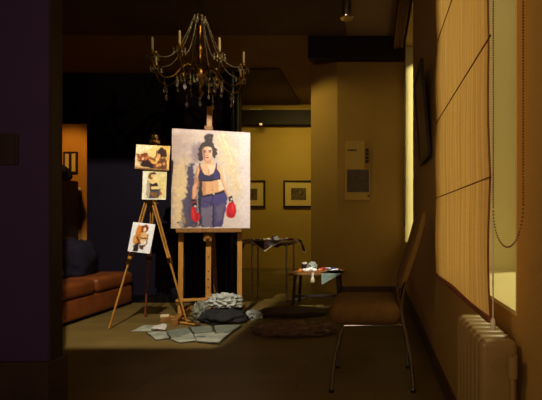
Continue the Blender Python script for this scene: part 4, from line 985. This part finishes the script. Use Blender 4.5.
spot('sofa_fill', (-2.1, 3.1, 3.2), (-2.85, 3.9, .2), 40, 46, (1, .74, .36), .6, False, .06)  # added soft spot brightening the sofa and the left floor
spot('room_lamp_behind', (-1.4, -.9, 2.2), (.39, 1.0, 1.3), 70, 50, (1, .68, .28), 1.0, False, .15)
area('ambient_fill', (-.9, -1.5, 1.5), (-.9, 4, 2.6), 15, 1.4, .8, (1, .68, .46), 180)  # added fill from behind the camera, raises the ambient level
spot('chandelier_accent', (-.6, 2.7, 2.95), (CHX, CHY, 2.66), 46, 34, (1, .75, .35), .6, False, .03)  # extra spot added for glints on the chandelier
spot('sill_fill', (2.2, 2.6, 5.0), (.5, 1.6, .9), 520, 40, (1, .95, .56), .3, False, .2)  # added outside the near window to brighten its sill
spot('street_lamp', (4.0, 3.0, 2.6), (.3, 1.45, 1.8), 150, 48, (1, .90, .54), .3, False, .2)
spot('jamb_fill', (1.9, -1.6, 4.3), (.65, 1.9, 1.0), 80, 50, (.95, 1, .66), .5, False, .2)  # invented outdoor spot grazing the near window's far jamb
spot('street_lamp_far', (1.9, 1.0, 3.85), (.5, 5.2, 1.7), 1500, 40, (1, .88, .48), .5, False, .12)
W = bpy.data.worlds.new('night sky'); SC.world = W; W.use_nodes = True
nt = W.node_tree; bg = nt.nodes['Background']
tc = nt.nodes.new('ShaderNodeTexCoord'); sx_ = nt.nodes.new('ShaderNodeSeparateXYZ'); rp = nt.nodes.new('ShaderNodeValToRGB')
rp.color_ramp.elements[0].position = 0.0; rp.color_ramp.elements[0].color = (.10, .07, .025, 1)
rp.color_ramp.elements[1].position = .5; rp.color_ramp.elements[1].color = (1.0, .78, .30, 1)
nt.links.new(tc.outputs['Generated'], sx_.inputs[0]); nt.links.new(sx_.outputs['Z'], rp.inputs['Fac']); nt.links.new(rp.outputs['Color'], bg.inputs['Color'])
bg.inputs['Strength'].default_value = 1.0

# ------------------------------------------------------------------ camera
cam = bpy.data.cameras.new('camera'); co = bpy.data.objects.new('camera', cam); COL.objects.link(co)
co.location = (0, 0, H); co.rotation_euler = (PI / 2, 0, 0)
cam.sensor_width = 36; cam.sensor_fit = 'HORIZONTAL'; cam.lens = F / 542 * 36
cam.shift_x = (271 - U0) / 542; cam.shift_y = (V0 - 200) / 542; cam.clip_start = .05
SC.camera = co
SC.view_settings.view_transform = 'Standard'; SC.view_settings.look = 'None'; SC.view_settings.exposure = 0; SC.view_settings.gamma = 1; SC.view_settings.use_curve_mapping = False
SC.cycles.use_denoising = True
SC.cycles.max_bounces = 10; SC.cycles.diffuse_bounces = 5
